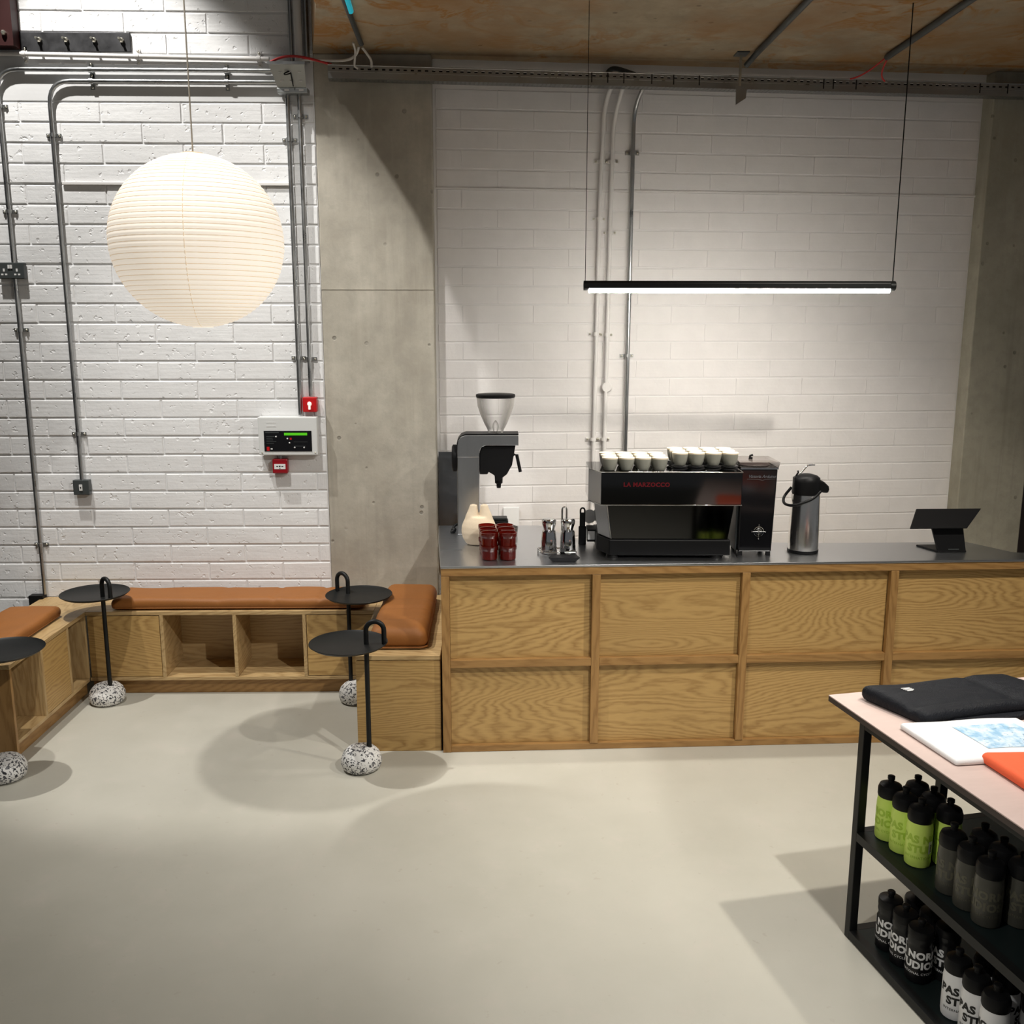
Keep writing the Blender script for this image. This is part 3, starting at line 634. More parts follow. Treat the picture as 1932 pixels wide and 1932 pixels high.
# back bench
BX0, BX1, BY0 = -1.325, 0.135, -0.293
bk = thing('back_bench', 'long oak bench with two open cubbies under the block wall', 'bench', (0, 0, 0))
bench_panel('bench_top', bk, BX0, BX1, BY0, -0.009, ZB - TH, ZB)
bench_panel('bottom_panel', bk, BX0, BX1, BY0, -0.009, 0.080, 0.098)
bench_panel('back_panel', bk, BX0, BX1, -0.020, -0.009, 0.098, ZB - TH)
bench_panel('plinth', bk, BX0, BX1, BY0 + 0.035, BY0 + 0.053, 0.0, 0.080, m=M_OAKF)
for dx in (-0.945, -0.576, -0.222): bench_panel('divider', bk, dx - 0.009, dx + 0.009, BY0, -0.020, 0.098, ZB - TH, ax='y')
for a, b in ((-1.318, -0.957), (-0.210, 0.131)): bench_panel('door', bk, a, b, BY0 + 0.001, BY0 + 0.019, 0.101, ZB - TH - 0.003, m=M_OAK)
# left bench
LX0, LX1, LY0 = -1.66, -1.325, -1.075
lb = thing('left_bench', 'oak bench running toward the viewer along the left side', 'bench', (0, 0, 0))
bench_panel('bench_top', lb, LX0, LX1, LY0, -0.009, ZB - TH, ZB, ax='y')
bench_panel('bottom_panel', lb, LX0, LX1 - 0.001, LY0 + 0.018, -0.30, 0.080, 0.098, ax='y')
bench_panel('back_panel', lb, LX0, LX0 + 0.012, LY0 + 0.018, -0.30, 0.098, ZB - TH, ax='y')
bench_panel('end_panel', lb, LX0, LX1, LY0, LY0 + 0.018, 0.0, ZB - TH, ax='z', m=M_OAKF)
bench_panel('plinth', lb, LX1 - 0.053, LX1 - 0.035, LY0 + 0.018, -0.26, 0.0, 0.080, ax='y', m=M_OAKF)
for dy in (-0.778, -0.502, -0.302): bench_panel('divider', lb, LX0 + 0.012, LX1, dy - 0.009, dy + 0.009, 0.098, ZB - TH, ax='z')
bench_panel('door', lb, LX1 - 0.019, LX1 - 0.001, -0.767, -0.513, 0.101, ZB - TH - 0.003, ax='y', m=M_OAK)
# right bench
rb = thing('right_bench', 'short oak bench with closed end beside the counter', 'bench', (0, 0, 0))
RX0, RX1, RY0 = 0.136, 0.508, -0.985
bench_panel('bench_top', rb, RX0, RX1, RY0, -0.012, ZB - TH, ZB, ax='x')
bench_panel('end_panel', rb, RX0, RX1, RY0 + 0.002, RY0 + 0.020, 0.0, ZB - TH - 0.003, ax='x', m=M_OAK)
bench_panel('side_panel', rb, RX0, RX0 + 0.018, RY0 + 0.020, -0.30, 0.0, ZB - TH, ax='y')
bench_panel('side_panel', rb, RX1 - 0.018, RX1, RY0 + 0.020, -0.012, 0.0, ZB - TH, ax='y')

def wrinkle(seed, amp, fx, fy, crease=()):
    rnd = random.Random(seed); ph = [(rnd.uniform(.5, 1.6) * fx, rnd.uniform(.5, 1.6) * fy, rnd.uniform(0, 6)) for _ in range(5)]
    def d(p):
        k = max(0.0, min(1.0, p.z / 0.05))
        h = sum(math.sin(a * p.x + b * p.y + c) for a, b, c in ph) / 5
        q = p.copy(); q.z += k * amp * h
        for ax, pos, wd, dp in crease:
            u = (p.y if ax == 'y' else p.x) - pos
            q.z -= k * dp * math.exp(-(u / wd) ** 2)
        return q
    return d
def cushion(label, sx, sy, sz, loc, rz=0, seed=0, crease=(), nx=40, ny=20, tilt=0.0, piping=True):
    t = thing('bench_cushion', label, 'cushion', loc, rz, 'brown seat cushions')
    a = obj('cushion_body', rounded(sx, sy, sz, sz * 0.46, nx, ny, 8, wrinkle(seed, 0.004, 18, 14, crease)), M_LEATH, t, 80)
    hx, hy = sx / 2 - 0.004, sy / 2 - 0.004
    if piping:
        pts = [(-hx + .02, -hy, 0.012), (hx - .02, -hy, 0.012), (hx, -hy + .02, 0.012), (hx, hy - .02, 0.012), (hx - .02, hy, 0.012), (-hx + .02, hy, 0.012), (-hx, hy - .02, 0.012), (-hx, -hy + .02, 0.012), (-hx + .02, -hy, 0.012)]
        obj('piping', MB().tube(fillet(pts, 0.02, 4), 0.004, 6), M_LEATH, a, 60)
    return t
cushion('long brown seat cushion on the back bench', 1.29, 0.245, 0.062, (-0.56, -0.155, ZB), 0, 3, [('x', 0.18, 0.012, 0.006), ('x', 0.42, 0.012, 0.006), ('x', -0.1, 0.02, 0.003)], 90, 18)
cushion('brown seat cushion on the left bench', 0.66, 0.262, 0.058, (-1.535, -0.690, ZB), PI / 2, 5, [], 50, 20)
cushion('thick folded brown cushion on the right bench beside the counter', 0.80, 0.262, 0.098, (0.318, -0.512, ZB), PI / 2, 9, [('x', -0.05, 0.02, 0.012), ('x', 0.12, 0.03, 0.006), ('x', -0.22, 0.02, 0.006)], 60, 20)

# ================================================================== SIDE TABLES
def side_table(label, loc, rz):
    t = thing('side_table', label, 'side table', loc, rz, 'side tables with terrazzo bases')
    prof = [(0.066, 0.0), (0.080, 0.010), (0.087, 0.030), (0.086, 0.052), (0.077, 0.075), (0.060, 0.092), (0.038, 0.101), (0.010, 0.104), (0.001, 0.104)]
    obj('stone_base', MB().lathe(prof, 36, (0.040, 0)), M_TERR, t, 60)
    px, ex, zt = 0.075, 0.150, 0.558; R = (ex - px) / 2; top = zt + 0.062
    pts = [(px, 0, 0.09), (px, 0, 0.3), (px, 0, top)] + [(px + R - R * math.cos(a), 0, top + R * math.sin(a)) for a in [PI * k / 12 for k in range(1, 12)]] + [(ex, 0, top), (ex, 0, zt + 0.004)]
    obj('pole_handle', MB().tube(pts, 0.0105, 14), M_BLACKM, t, 60)
    obj('tray_top', MB().lathe([(0.001, zt - 0.002), (0.150, zt - 0.002), (0.163, zt + 0.008), (0.1645, zt + 0.009), (0.1635, zt + 0.011), (0.150, zt + 0.002), (0.001, zt + 0.002)], 64, cap0=True, cap1=True), M_BLACKM, t, 50)
    return t
side_table('black side table standing in front of the short bench, nearest the counter', (0.133, -1.150, 0), 0.0)
side_table('black side table tucked into the left inner corner of the benches', (-1.240, -0.355, 0), -0.70)
side_table('black side table at the right inner corner behind the short bench', (0.078, -0.412, 0), 2.50)
side_table('black side table at the front end of the left bench, cut by the frame', (-1.274, -1.215, 0), 3.05)

# ================================================================== COUNTER
ZC = 0.857; CRZ = math.atan(0.0321); CO = (0.517, -1.006, 0)
ct = thing('coffee_counter', 'long oak panelled coffee counter', 'counter', CO, CRZ)
CW = 2.80; D = 0.40
def cbox(name, x0, x1, y0, y1, z0, z1, m, bev=0.002): return centred_box(name, x0, x1, y0, y1, z0, z1, m, ct, bev)
obj('core', MB().prism([(0.02, 0.045), (CW - 0.02, 0.045), (CW - 0.02, 0.085), (2.60, 0.105), (2.49, 0.33), (1.82, 0.35), (0.64, 0.42), (0.02, 0.42)], 0.002, ZC - 0.012), M_OAK['x'], ct)
posts = [0.0, 0.657, 1.318, 1.984, 2.66]; PW = 0.036
cbox('top_rail', 0.0, CW, 0.0, 0.03, ZC - 0.045, ZC - 0.010, M_OAKF['x'])
cbox('bottom_rail', PW, CW, 0.004, 0.03, 0.0, 0.030, M_OAKF['x'])
ZM = 0.413
for i, px in enumerate(posts):
    cbox('stile', px, px + PW, 0.0, 0.03, 0.0 if i == 0 else 0.030, ZC - 0.045, M_OAKF['z'])
for a, b in zip(posts, posts[1:] + [CW + 0.0]):
    x0, x1 = a + PW, b
    if x1 - x0 < 0.05: continue
    cbox('middle_rail', x0, x1, 0.002, 0.03, ZM - 0.018, ZM + 0.018, M_OAKF['x'])
    cbox('panel', x0 + 0.001, x1 - 0.001, 0.030, 0.044, ZM + 0.018, ZC - 0.046, M_OAK['x'], 0)
    cbox('panel', x0 + 0.001, x1 - 0.001, 0.030, 0.044, 0.030, ZM - 0.018, M_OAK['x'], 0)
# return leg along the column (deep part)
obj('return_side', MB().prism([(0.0, 0.0), (0.02, 0.0), (0.048, 0.82), (0.028, 0.82)], 0.0, ZC - 0.010), M_OAKF['y'], ct, loc=(0, 0.03, 0))
obj('return_core', MB().prism([(0.02, 0.30), (0.63, 0.36), (0.46, 0.82), (0.05, 0.84)], 0.002, ZC - 0.014), M_OAK['x'], ct)
wt = thing('worktop', 'brushed steel worktop on the oak counter', 'worktop', (0, 0, 0))
poly = [(0.515, -1.010), (3.30, -0.921), (3.30, -0.82), (3.12, -0.79), (3.011, -0.575), (2.34, -0.580), (1.165, -0.515), (0.985, -0.146), (0.462, -0.142), (0.480, -0.50)]
bevel(obj('steel_sheet', MB().prism(poly, ZC - 0.010, ZC), M_STEEL, wt), 0.002)
obj('sheet_seam', MB().box(0.50, 0.60, -0.702, -0.699, ZC, ZC + 0.0006), M_GREYBOX, wt)
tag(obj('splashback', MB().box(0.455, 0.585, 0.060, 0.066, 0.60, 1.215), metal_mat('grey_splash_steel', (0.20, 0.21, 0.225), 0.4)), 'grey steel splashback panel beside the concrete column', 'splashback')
tag(obj('wall_socket_plate', MB().box(0.0, 0.085, -0.012, 0.0, 0.0, 0.10), M_WHITEP, loc=(0.80, 0.125, 0.80), rz=RZ), 'white socket plate on the wall behind the vase', 'socket')

# ---- tall steel grinder at the left
gr = thing('coffee_grinder', 'tall brushed steel coffee grinder with clear hopper', 'grinder', (0.622, -0.31, ZC))
bevel(obj('column_body', MB().box(-0.053, 0.055, -0.06, 0.07, 0.0, 0.40), M_BRUSH, gr), 0.004)
hd = [(-0.053, 0.385), (-0.053, 0.440), (-0.048, 0.468), (-0.035, 0.486), (-0.012, 0.494), (0.246, 0.494), (0.246, 0.443), (0.085, 0.443), (0.068, 0.436), (0.058, 0.42), (0.055, 0.40), (0.055, 0.385)]
def side_prism(poly, y0, y1):
    mb = MB().prism([(x, z) for x, z in poly], y0, y1); mb.v = [(x, z, y) for x, y, z in mb.v]; mb.f = [f[::-1] for f in mb.f]; return mb
bevel(obj('head', side_prism(hd, -0.062, 0.072), M_BRUSH, gr), 0.003)
obj('head_cap', side_prism([(-0.056, 0.42), (-0.056, 0.445), (-0.050, 0.472), (-0.035, 0.491), (-0.012, 0.500), (0.246, 0.500), (0.246, 0.4945), (-0.012, 0.4945), (-0.035, 0.486), (-0.048, 0.468), (-0.0535, 0.44), (-0.0535, 0.42)], -0.060, 0.070), M_BLACKP, gr)
bevel(obj('burr_housing', side_prism([(0.056, 0.30), (0.095, 0.30), (0.10, 0.312), (0.128, 0.295), (0.135, 0.27), (0.152, 0.27), (0.19, 0.30), (0.215, 0.345), (0.222, 0.385), (0.232, 0.443), (0.085, 0.442), (0.068, 0.435), (0.056, 0.40)], -0.05, 0.055), M_BLACKP, gr), 0.004)
obj('spout', MB().lathe([(0.010, 0.225), (0.012, 0.245), (0.019, 0.250), (0.021, 0.30), (0.024, 0.31)], 16, (0.150, 0.0)), M_BLACKP, gr, 40)
obj('lever', MB().tube([(0.19, -0.03, 0.37), (0.225, -0.035, 0.40), (0.238, -0.035, 0.395), (0.256, -0.035, 0.31)], 0.0085, 8), M_BLACKP, gr, 60)
obj('knob', MB().lathe([(0.045, 0), (0.048, 0.006), (0.048, 0.020), (0.042, 0.026)], 28).xf(Matrix.Translation((-0.054, 0.0, 0.375)) @ Matrix.Rotation(-PI / 2, 4, 'Y') @ Matrix.Diagonal((1.4, 1, 1, 1))), M_BLACKP, gr, 40)
hp = obj('hopper', MB().lathe([(0.036, 0.500), (0.040, 0.515), (0.056, 0.545), (0.076, 0.592), (0.088, 0.63), (0.093, 0.675), (0.090, 0.675), (0.085, 0.63), (0.073, 0.594), (0.053, 0.548), (0.037, 0.517)], 40, (0.135, 0.0), cap0=False, cap1=False), M_HOPPER, gr, 60)
obj('hopper_lid', MB().lathe([(0.094, 0.672), (0.096, 0.678), (0.096, 0.686), (0.092, 0.689), (0.001, 0.691)], 40, (0.135, 0.0)), M_BLACKP, hp, 50)
obj('hopper_core', MB().lathe([(0.010, 0.50), (0.016, 0.53), (0.013, 0.545), (0.004, 0.56)], 16, (0.135, 0.0)), M_HOPPER, hp, 60)
obj('power_cord', MB().tube(bez((-0.05, 0.02, 0.04), (-0.10, 0.0, 0.03), (-0.06, -0.03, 0.005), (-0.09, -0.02, 0.008)), 0.007, 8).ball((-0.075, -0.01, 0.014), 0.014, 10, 6), M_BLACKP, gr, 60)
bevel(obj('foot_plate', MB().box(-0.045, 0.20, -0.05, 0.06, 0.0, 0.012), M_BLACKP, gr), 0.003)

# ---- two-necked vase
va = thing('vase', 'cream stoneware vase with two necks', 'vase', (0.676, -0.575, ZC))
def vase():
    mb = MB(); n = 40; lv = [(0.050, 0.0), (0.062, 0.008), (0.076, 0.03), (0.083, 0.06), (0.081, 0.088), (0.072, 0.112), (0.058, 0.134)]
    for sx in (-1, 1): pass
    vs = []; fs = []
    for r, z in lv:
        for i in range(n):
            a = 2 * PI * i / n; vs.append((r * math.cos(a), 0.72 * r * math.sin(a), z))
    for j in range(len(lv) - 1):
        for i in range(n):
            k = (i + 1) % n; fs.append((j * n + i, j * n + k, (j + 1) * n + k, (j + 1) * n + i))
    fs.append(tuple(range(n))[::-1]); fs.append(tuple(range((len(lv) - 1) * n, len(lv) * n))); mb.add(vs, fs)
    for s_ in (-1, 1):
        c = [(s_ * 0.030, 0.045, 0.040), (s_ * 0.034, 0.085, 0.0405), (s_ * 0.0325, 0.115, 0.036), (s_ * 0.030, 0.140, 0.030), (s_ * 0.0265, 0.165, 0.0225), (s_ * 0.0245, 0.188, 0.0170), (s_ * 0.0245, 0.191, 0.0165)]
        mb.tube([(x, 0, z) for x, z, r in c], 0, 28, [r for x, z, r in c])
        mb.lathe([(0.0135, 0.1915), (0.0130, 0.1600)], 20, (s_ * 0.0245, 0), cap0=False, cap1=True)
    return mb
vb = obj('vase_body', vase(), M_VASE, va, 70)
md = vb.modifiers.new('remesh', 'REMESH'); md.mode = 'VOXEL'; md.voxel_size = 0.004; md.use_smooth_shade = True
md = vb.modifiers.new('smooth', 'SMOOTH'); md.iterations = 6; md.factor = 0.5
for s_ in (-1, 1): obj('neck_opening', MB().lathe([(0.0125, 0.1905), (0.001, 0.1907)], 16, (s_ * 0.0245, 0)), M_EDGE, va)

# ---- amber tumblers in stacks of two
tm = MB().lathe([(0.030, 0.0), (0.0345, 0.004), (0.0355, 0.038), (0.0362, 0.044), (0.0390, 0.048), (0.0395, 0.064), (0.037, 0.064), (0.0362, 0.050), (0.0335, 0.044), (0.032, 0.03), (0.028, 0.007)], 28).mesh('glass_tumbler', M_AMBER, 40)
rows = ['front', 'middle', 'back']
for r in range(3):
    for c, cn in enumerate(('left', 'right')):
        for l, ln in enumerate(('lower', 'upper')):
            o = link('glass_tumbler', tm, None, (0.726 + c * 0.082 - r * 0.006, -0.880 + r * 0.081, ZC + 0.0005 + l * 0.0580))
            tag(o, f'{ln} amber red glass tumbler of the {cn} stack in the {rows[r]} row by the vase', 'tumbler', 'stacked amber tumblers')
gd = tag(obj('glass_bowl', MB().lathe([(0.050, 0.0), (0.062, 0.004), (0.066, 0.045), (0.0635, 0.045), (0.060, 0.008), (0.001, 0.006)], 36), M_SMOKE, loc=(0.800, -0.40, ZC), smooth=40), 'smoked glass bowl behind the amber tumblers', 'bowl')
bxk = thing('black_box', 'small black lidded box behind the glass bowl', 'box', (0.775, -0.235, ZC))
bevel(obj('box_body', MB().box(-0.04, 0.045, -0.03, 0.03, 0, 0.05), M_BLACKP, bxk), 0.004); bevel(obj('box_lid', MB().box(-0.043, 0.040, -0.033, 0.033, 0.05, 0.063), M_BLACKM, bxk), 0.004)

# ---- chrome shakers in a wire caddy
cd = thing('shaker_caddy', 'chrome wire caddy with a tall loop handle', 'caddy', (1.030, -0.80, ZC))
obj('tray_base', MB().prism([(-0.085, 0.045), (0.070, 0.045), (0.085, -0.040), (-0.062, -0.045)], 0.006, 0.010), M_CHROME, cd)
obj('rail', MB().tube(fillet([(-0.085, 0.045, 0.02), (0.070, 0.045, 0.02), (0.085, -0.040, 0.02), (-0.062, -0.045, 0.02), (-0.085, 0.045, 0.02)], 0.01, 4), 0.0035, 8).tube([(-0.062, -0.045, 0.004), (-0.062, -0.045, 0.02)], 0.003, 6).tube([(0.083, -0.04, 0.0), (0.083, -0.04, 0.02)], 0.003, 6).tube([(-0.083, 0.043, 0.0), (-0.083, 0.043, 0.02)], 0.003, 6), M_CHROME, cd, 60)
obj('loop_handle', MB().tube([(0.022, 0, 0.008), (0.022, 0, 0.205)] + [(0.032 - 0.010 * math.cos(a), 0, 0.205 + 0.014 * math.sin(a)) for a in [PI * k / 8 for k in range(1, 8)]] + [(0.042, 0, 0.205), (0.042, 0, 0.15)], 0.0042, 8), M_CHROME, cd, 60)
obj('clip', MB().box(0.012, 0.032, -0.052, -0.046, 0.0, 0.04), M_CHROME, cd)
for nm, sx, lab in (('left', -0.036, 'left chrome sugar shaker in the wire caddy'), ('right', 0.048, 'right chrome sugar shaker behind the loop handle')):
    t = thing('sugar_shaker', lab, 'shaker', (1.030 + sx, -0.80, ZC + 0.0105), 0, 'chrome shakers in the caddy')
    b_ = obj('shaker_body', MB().lathe([(0.036, 0.0), (0.037, 0.003), (0.034, 0.06), (0.031, 0.095), (0.028, 0.104)], 32), M_CHROME, t, 50)
    obj('shaker_cap', MB().lathe([(0.024, 0.104), (0.025, 0.112), (0.031, 0.132), (0.0325, 0.146), (0.031, 0.152), (0.026, 0.156), (0.001, 0.157)], 32), M_CHROME, t, 50)
    obj('spout', MB().tube([(0, -0.024, 0.104), (0, -0.034, 0.118)], 0.008, 10), M_CHROME, t, 60)
tag(bevel(obj('tip_tray', MB().prism([(-0.050, -0.022), (0.050, -0.022), (0.045, 0.03), (-0.04, 0.03)], 0.0, 0.020, [(-0.070, -0.028), (0.072, -0.028), (0.060, 0.040), (-0.052, 0.040)]), M_BLACKP, loc=(1.052, -0.915, ZC)), 0.002), 'small black tip tray in front of the chrome caddy', 'tray')
ut = thing('spatula', 'black spatula standing behind the coffee machine', 'utensil', (1.163, -0.600, ZC))
bevel(obj('blade', MB().box(-0.018, 0.018, -0.004, 0.004, 0.0, 0.090), M_BLACKP, ut), 0.003)
obj('handle', MB().prism([(-0.013, -0.004), (0.013, -0.004), (0.013, 0.004), (-0.013, 0.004)], 0.09, 0.155).tube([(-0.010, 0, 0.15)] + [(-0.010 * math.cos(a), 0, 0.165 + 0.012 * math.sin(a)) for a in [PI * k / 8 for k in range(9)]] + [(0.010, 0, 0.15)], 0.004, 8), M_BLACKM, ut, 50)

# ---- espresso machine (its back faces the room)
em = thing('espresso_machine', 'black and steel espresso machine topped with cups', 'coffee machine', (1.525, -0.880, ZC), -0.035)
def plan(hw, y0, y1, ch=0.11, wd=0.048): return [(-hw, y0), (hw, y0), (hw, y0 + ch), (hw, y1), (-hw - wd, y1), (-hw - wd, y0 + ch)]
for sx in (-0.25, 0.21):
    for sy in (0.03, 0.30): obj('foot', MB().lathe([(0.030, 0), (0.026, 0.016)], 20, (sx, sy)), M_BLACKP, em, 40)
bevel(obj('base_tray', MB().prism(plan(0.268, 0.0, 0.34), 0.014, 0.084), M_BLACKP, em), 0.004)
bevel(obj('skid', MB().box(-0.255, 0.245, 0.03, 0.32, 0.004, 0.014), M_BLACKP, em), 0.002)
bevel(obj('lower_body', MB().prism(plan(0.258, 0.014, 0.31), 0.084, 0.242, plan(0.280, 0.006, 0.32)), M_MIRROR, em), 0.003)
ub = bevel(obj('upper_body', MB().prism(plan(0.308, -0.004, 0.33), 0.242, 0.388), M_MIRROR, em), 0.003)
obj('side_cheek', MB().add([(-0.3085, -0.0035, 0.246), (-0.3555, 0.104, 0.246), (-0.3555, 0.104, 0.384), (-0.3085, -0.0035, 0.384), (-0.3105, -0.0045, 0.246), (-0.3575, 0.103, 0.246), (-0.3575, 0.103, 0.384), (-0.3105, -0.0045, 0.384)], [(0, 1, 2, 3), (7, 6, 5, 4), (0, 4, 5, 1), (1, 5, 6, 2), (2, 6, 7, 3), (3, 7, 4, 0)]), M_BRUSH, em)
obj('side_cheek', MB().add([(-0.262, 0.0135, 0.088), (-0.308, 0.121, 0.088), (-0.329, 0.113, 0.240), (-0.283, 0.0055, 0.240), (-0.264, 0.0125, 0.088), (-0.310, 0.120, 0.088), (-0.331, 0.112, 0.240), (-0.285, 0.0045, 0.240)], [(0, 1, 2, 3), (7, 6, 5, 4), (0, 4, 5, 1), (1, 5, 6, 2), (2, 6, 7, 3), (3, 7, 4, 0)]), M_BRUSH, em)
for zz in (0.242, 0.388): obj('trim_strip', MB().tube([(-0.356, 0.104, zz), (-0.310, -0.005, zz), (0.309, -0.005, zz), (0.309, 0.105, zz)], 0.0028, 8), M_CHROME, em, 60)
obj('trim_strip', MB().tube([(-0.281, 0.004, 0.242), (-0.259, 0.012, 0.086)], 0.003, 8), M_CHROME, em, 60)
obj('lettering', text_geo('LA MARZOCCO', 0.026, 0.0012, 0, 1.12).xf(Matrix.Translation((-0.110, -0.0062, 0.332))), mat('red_lettering', (0.11, 0.004, 0.008), 0.35), ub)
for bx in (-0.148, 0.0, 0.148): obj('rail_stud', MB().ball((bx, 0.0, 0.394), 0.004, 8, 6), M_CHROME, em, 60)
obj('steam_dial', MB().lathe([(0.030, 0), (0.033, 0.006), (0.033, 0.014)], 24).xf(Matrix.Translation((-0.335, 0.34, 0.125)) @ Matrix.Rotation(PI / 2, 4, 'X')), M_WHITEP, em, 40)
sc2 = obj('drip_scale', MB().box(-0.352, -0.312, 0.20, 0.30, 0.030, 0.088), M_BLACKM, em)
obj('scale_display', MB().box(-0.3535, -0.352, 0.21, 0.29, 0.038, 0.080).box(-0.350, -0.318, 0.199, 0.20, 0.040, 0.080), M_WHITEP, sc2)
# cups on the machine
cupm = MB().lathe([(0.022, 0.0), (0.024, 0.002), (0.030, 0.018), (0.034, 0.040), (0.0350, 0.052)], 24, cap1=False).mesh('cup_body', M_CUP, 50)
cupi = MB().lathe([(0.0352, 0.050), (0.0358, 0.056), (0.034, 0.0575), (0.030, 0.0560), (0.001, 0.0555)], 24, cap0=False).mesh('cup_top', M_CUPIN, 50)
cuph = MB().tube([(-0.030, 0, 0.044), (-0.046, 0, 0.042), (-0.047, 0, 0.028), (-0.029, 0, 0.018)], 0.004, 6).mesh('handle', M_SAUCER, 60)
saum = MB().lathe([(0.024, 0.0), (0.038, 0.004), (0.041, 0.010), (0.036, 0.009), (0.001, 0.007)], 24).mesh('saucer', M_SAUCER, 50)
colw = ['leftmost', 'second', 'third', 'fourth']; rown = ['front', 'middle', 'back']
ZT = ZC + 0.390
def mach(p): a = -0.035; return (1.525 + p[0] * math.cos(a) - p[1] * math.sin(a), -0.880 + p[0] * math.sin(a) + p[1] * math.cos(a))
for grp, gx, hz, lab in ((0, -0.268, 0.0, 'low left cup group'), (1, 0.040, 0.022, 'raised right cup group')):
    for r in range(3):
        for c in range(4):
            x, y = mach((gx + c * 0.0735, 0.048 + r * 0.078))
            t = thing('coffee_cup', f'{colw[c]} grey cup in the {rown[r]} row of the {lab}', 'cup', (x, y, ZT + hz), -1.75 + 0.2 * ((c + r) % 3), 'cups on the espresso machine')
            link('cup_body', cupm, t); link('cup_top', cupi, t); link('handle', cuph, t)
            if grp:
                for q, qn in enumerate(('lower', 'upper')):
                    o = link('saucer', saum, None, (x, y, ZT + q * 0.0105)); o.scale = (0.9, 0.9, 1)
                    tag(o, f'{qn} charcoal saucer under the {colw[c]} cup, {rown[r]} row, raised group', 'saucer', 'saucers on the espresso machine')

# ---- tall black grinder with hopper
bg = thing('black_grinder', 'tall black coffee grinder with clear bean hopper', 'grinder', (1.920, -0.835, ZC), -0.03)
for sx in (-0.066, 0.060):
    for sy in (0.012, 0.15): obj('foot', MB().box(sx - 0.009, sx + 0.009, sy - 0.009, sy + 0.009, 0, 0.024), M_BLACKP, bg)
bo = bevel(obj('body', MB().prism([(-0.078, 0.0), (0.072, 0.0), (0.076, 0.18), (-0.082, 0.18)], 0.018, 0.395, [(-0.082, -0.012), (0.080, -0.012), (0.082, 0.19), (-0.084, 0.19)]), M_BLACKG, bg), 0.006)
obj('collar', MB().prism([(-0.084, -0.014), (0.082, -0.014), (0.084, 0.19), (-0.086, 0.19)], 0.394, 0.401), M_CHROME, bg)
obj('hopper', MB().prism([(-0.086, -0.012), (0.083, -0.012), (0.084, 0.19), (-0.086, 0.19)], 0.401, 0.425, [(-0.090, -0.018), (0.087, -0.018), (0.088, 0.2), (-0.090, 0.2)]), M_LID, bg)
obj('hopper_lid', MB().prism([(-0.092, -0.02), (0.088, -0.02), (0.088, 0.2), (-0.092, 0.2)], 0.426, 0.4295, [(-0.09, 0.02), (0.06, 0.02), (0.06, 0.17), (-0.09, 0.17)]), M_LID, bg)
obj('coffee_beans', MB().ball((0.0, 0.09, 0.404), 0.06, 20, 8, (1.15, 1.2, 0.15)), M_EDGE, bg, 60)
obj('lid_knob', MB().tube([(-0.028, 0.07, 0.428), (-0.026, 0.07, 0.444), (-0.014, 0.07, 0.448)], 0.005, 8).box(-0.030, -0.016, 0.064, 0.076, 0.428, 0.438), M_BLACKP, bg, 60)
tx = text_geo('Victoria Arduino', 0.0195, 0.0004, 0.35, 0.92); tx.v = [(x + 0.010, -0.0135, z + 0.362) for x, y, z in tx.v]
obj('lettering', tx, M_CHROME, bo)
obj('wing_line', MB().tube([(-0.055, -0.0115, 0.351), (-0.005, -0.0115, 0.3495), (0.014, -0.0115, 0.345), (0.026, -0.0115, 0.3495), (0.070, -0.0115, 0.352)], 0.0016, 6), M_CHROME, bo)
mb = MB()
def ringy(R, w_): mb.tube([(0.010 + R * math.cos(a), -0.0056, 0.112 + R * math.sin(a)) for a in [2 * PI * k / 28 for k in range(29)]], w_, 5, caps=False)
ringy(0.022, 0.0012); ringy(0.014, 0.0009); ringy(0.008, 0.0009)
mb.tube([(-0.020, -0.006, 0.112), (0.040, -0.006, 0.112)], 0.0011, 5).tube([(0.010, -0.006, 0.080), (0.010, -0.006, 0.144)], 0.0011, 5)
for q in ((-0.020, 0.112), (0.040, 0.112), (0.010, 0.080), (0.010, 0.144)): mb.ball((q[0], -0.006, q[1]), 0.003, 8, 6)
obj('emblem', mb, M_CHROME, bo, 60)
obj('side_knob', MB().tube([(0.072, 0.10, 0.065), (0.096, 0.10, 0.063)], 0.012, 12), M_BLACKP, bg, 40)
bevel(obj('side_panel', MB().box(-0.088, -0.080, 0.02, 0.17, 0.02, 0.30), M_GREYBOX, bg), 0.003)
obj('power_cord', MB().tube(bez((-0.08, 0.03, 0.02), (-0.09, -0.01, 0.03), (-0.095, -0.03, 0.01), (-0.090, -0.05, 0.006)), 0.004, 6), M_BLACKP, bg, 60)

# ---- airpot
ap = thing('airpot', 'steel pump airpot with black head and carry handle', 'airpot', (2.161, -0.755, ZC))
obj('base_ring', MB().lathe([(0.066, 0), (0.069, 0.003), (0.069, 0.014)], 36), M_BLACKP, ap, 40)
obj('steel_body', MB().lathe([(0.0675, 0.013), (0.067, 0.1), (0.062, 0.262), (0.060, 0.270)], 40), M_POT, ap, 50)
obj('pump_head', MB().lathe([(0.061, 0.268), (0.063, 0.275), (0.060, 0.325), (0.058, 0.343), (0.045, 0.353), (0.02, 0.360), (0.001, 0.361)], 36), M_BLACKP, ap, 50)
bevel(obj('spout', side_prism([(0.04, 0.285), (0.075, 0.275), (0.095, 0.274), (0.100, 0.290), (0.097, 0.305), (0.075, 0.325), (0.045, 0.340)], -0.022, 0.022), M_BLACKP, ap), 0.006)
obj('carry_handle', MB().tube(fillet([(0.055, -0.035, 0.285), (0.01, -0.070, 0.255), (-0.075, -0.062, 0.222), (-0.100, 0.0, 0.222), (-0.085, 0.055, 0.245), (-0.05, 0.052, 0.29)], 0.04), 0.0065, 10), M_BLACKP, ap, 60)
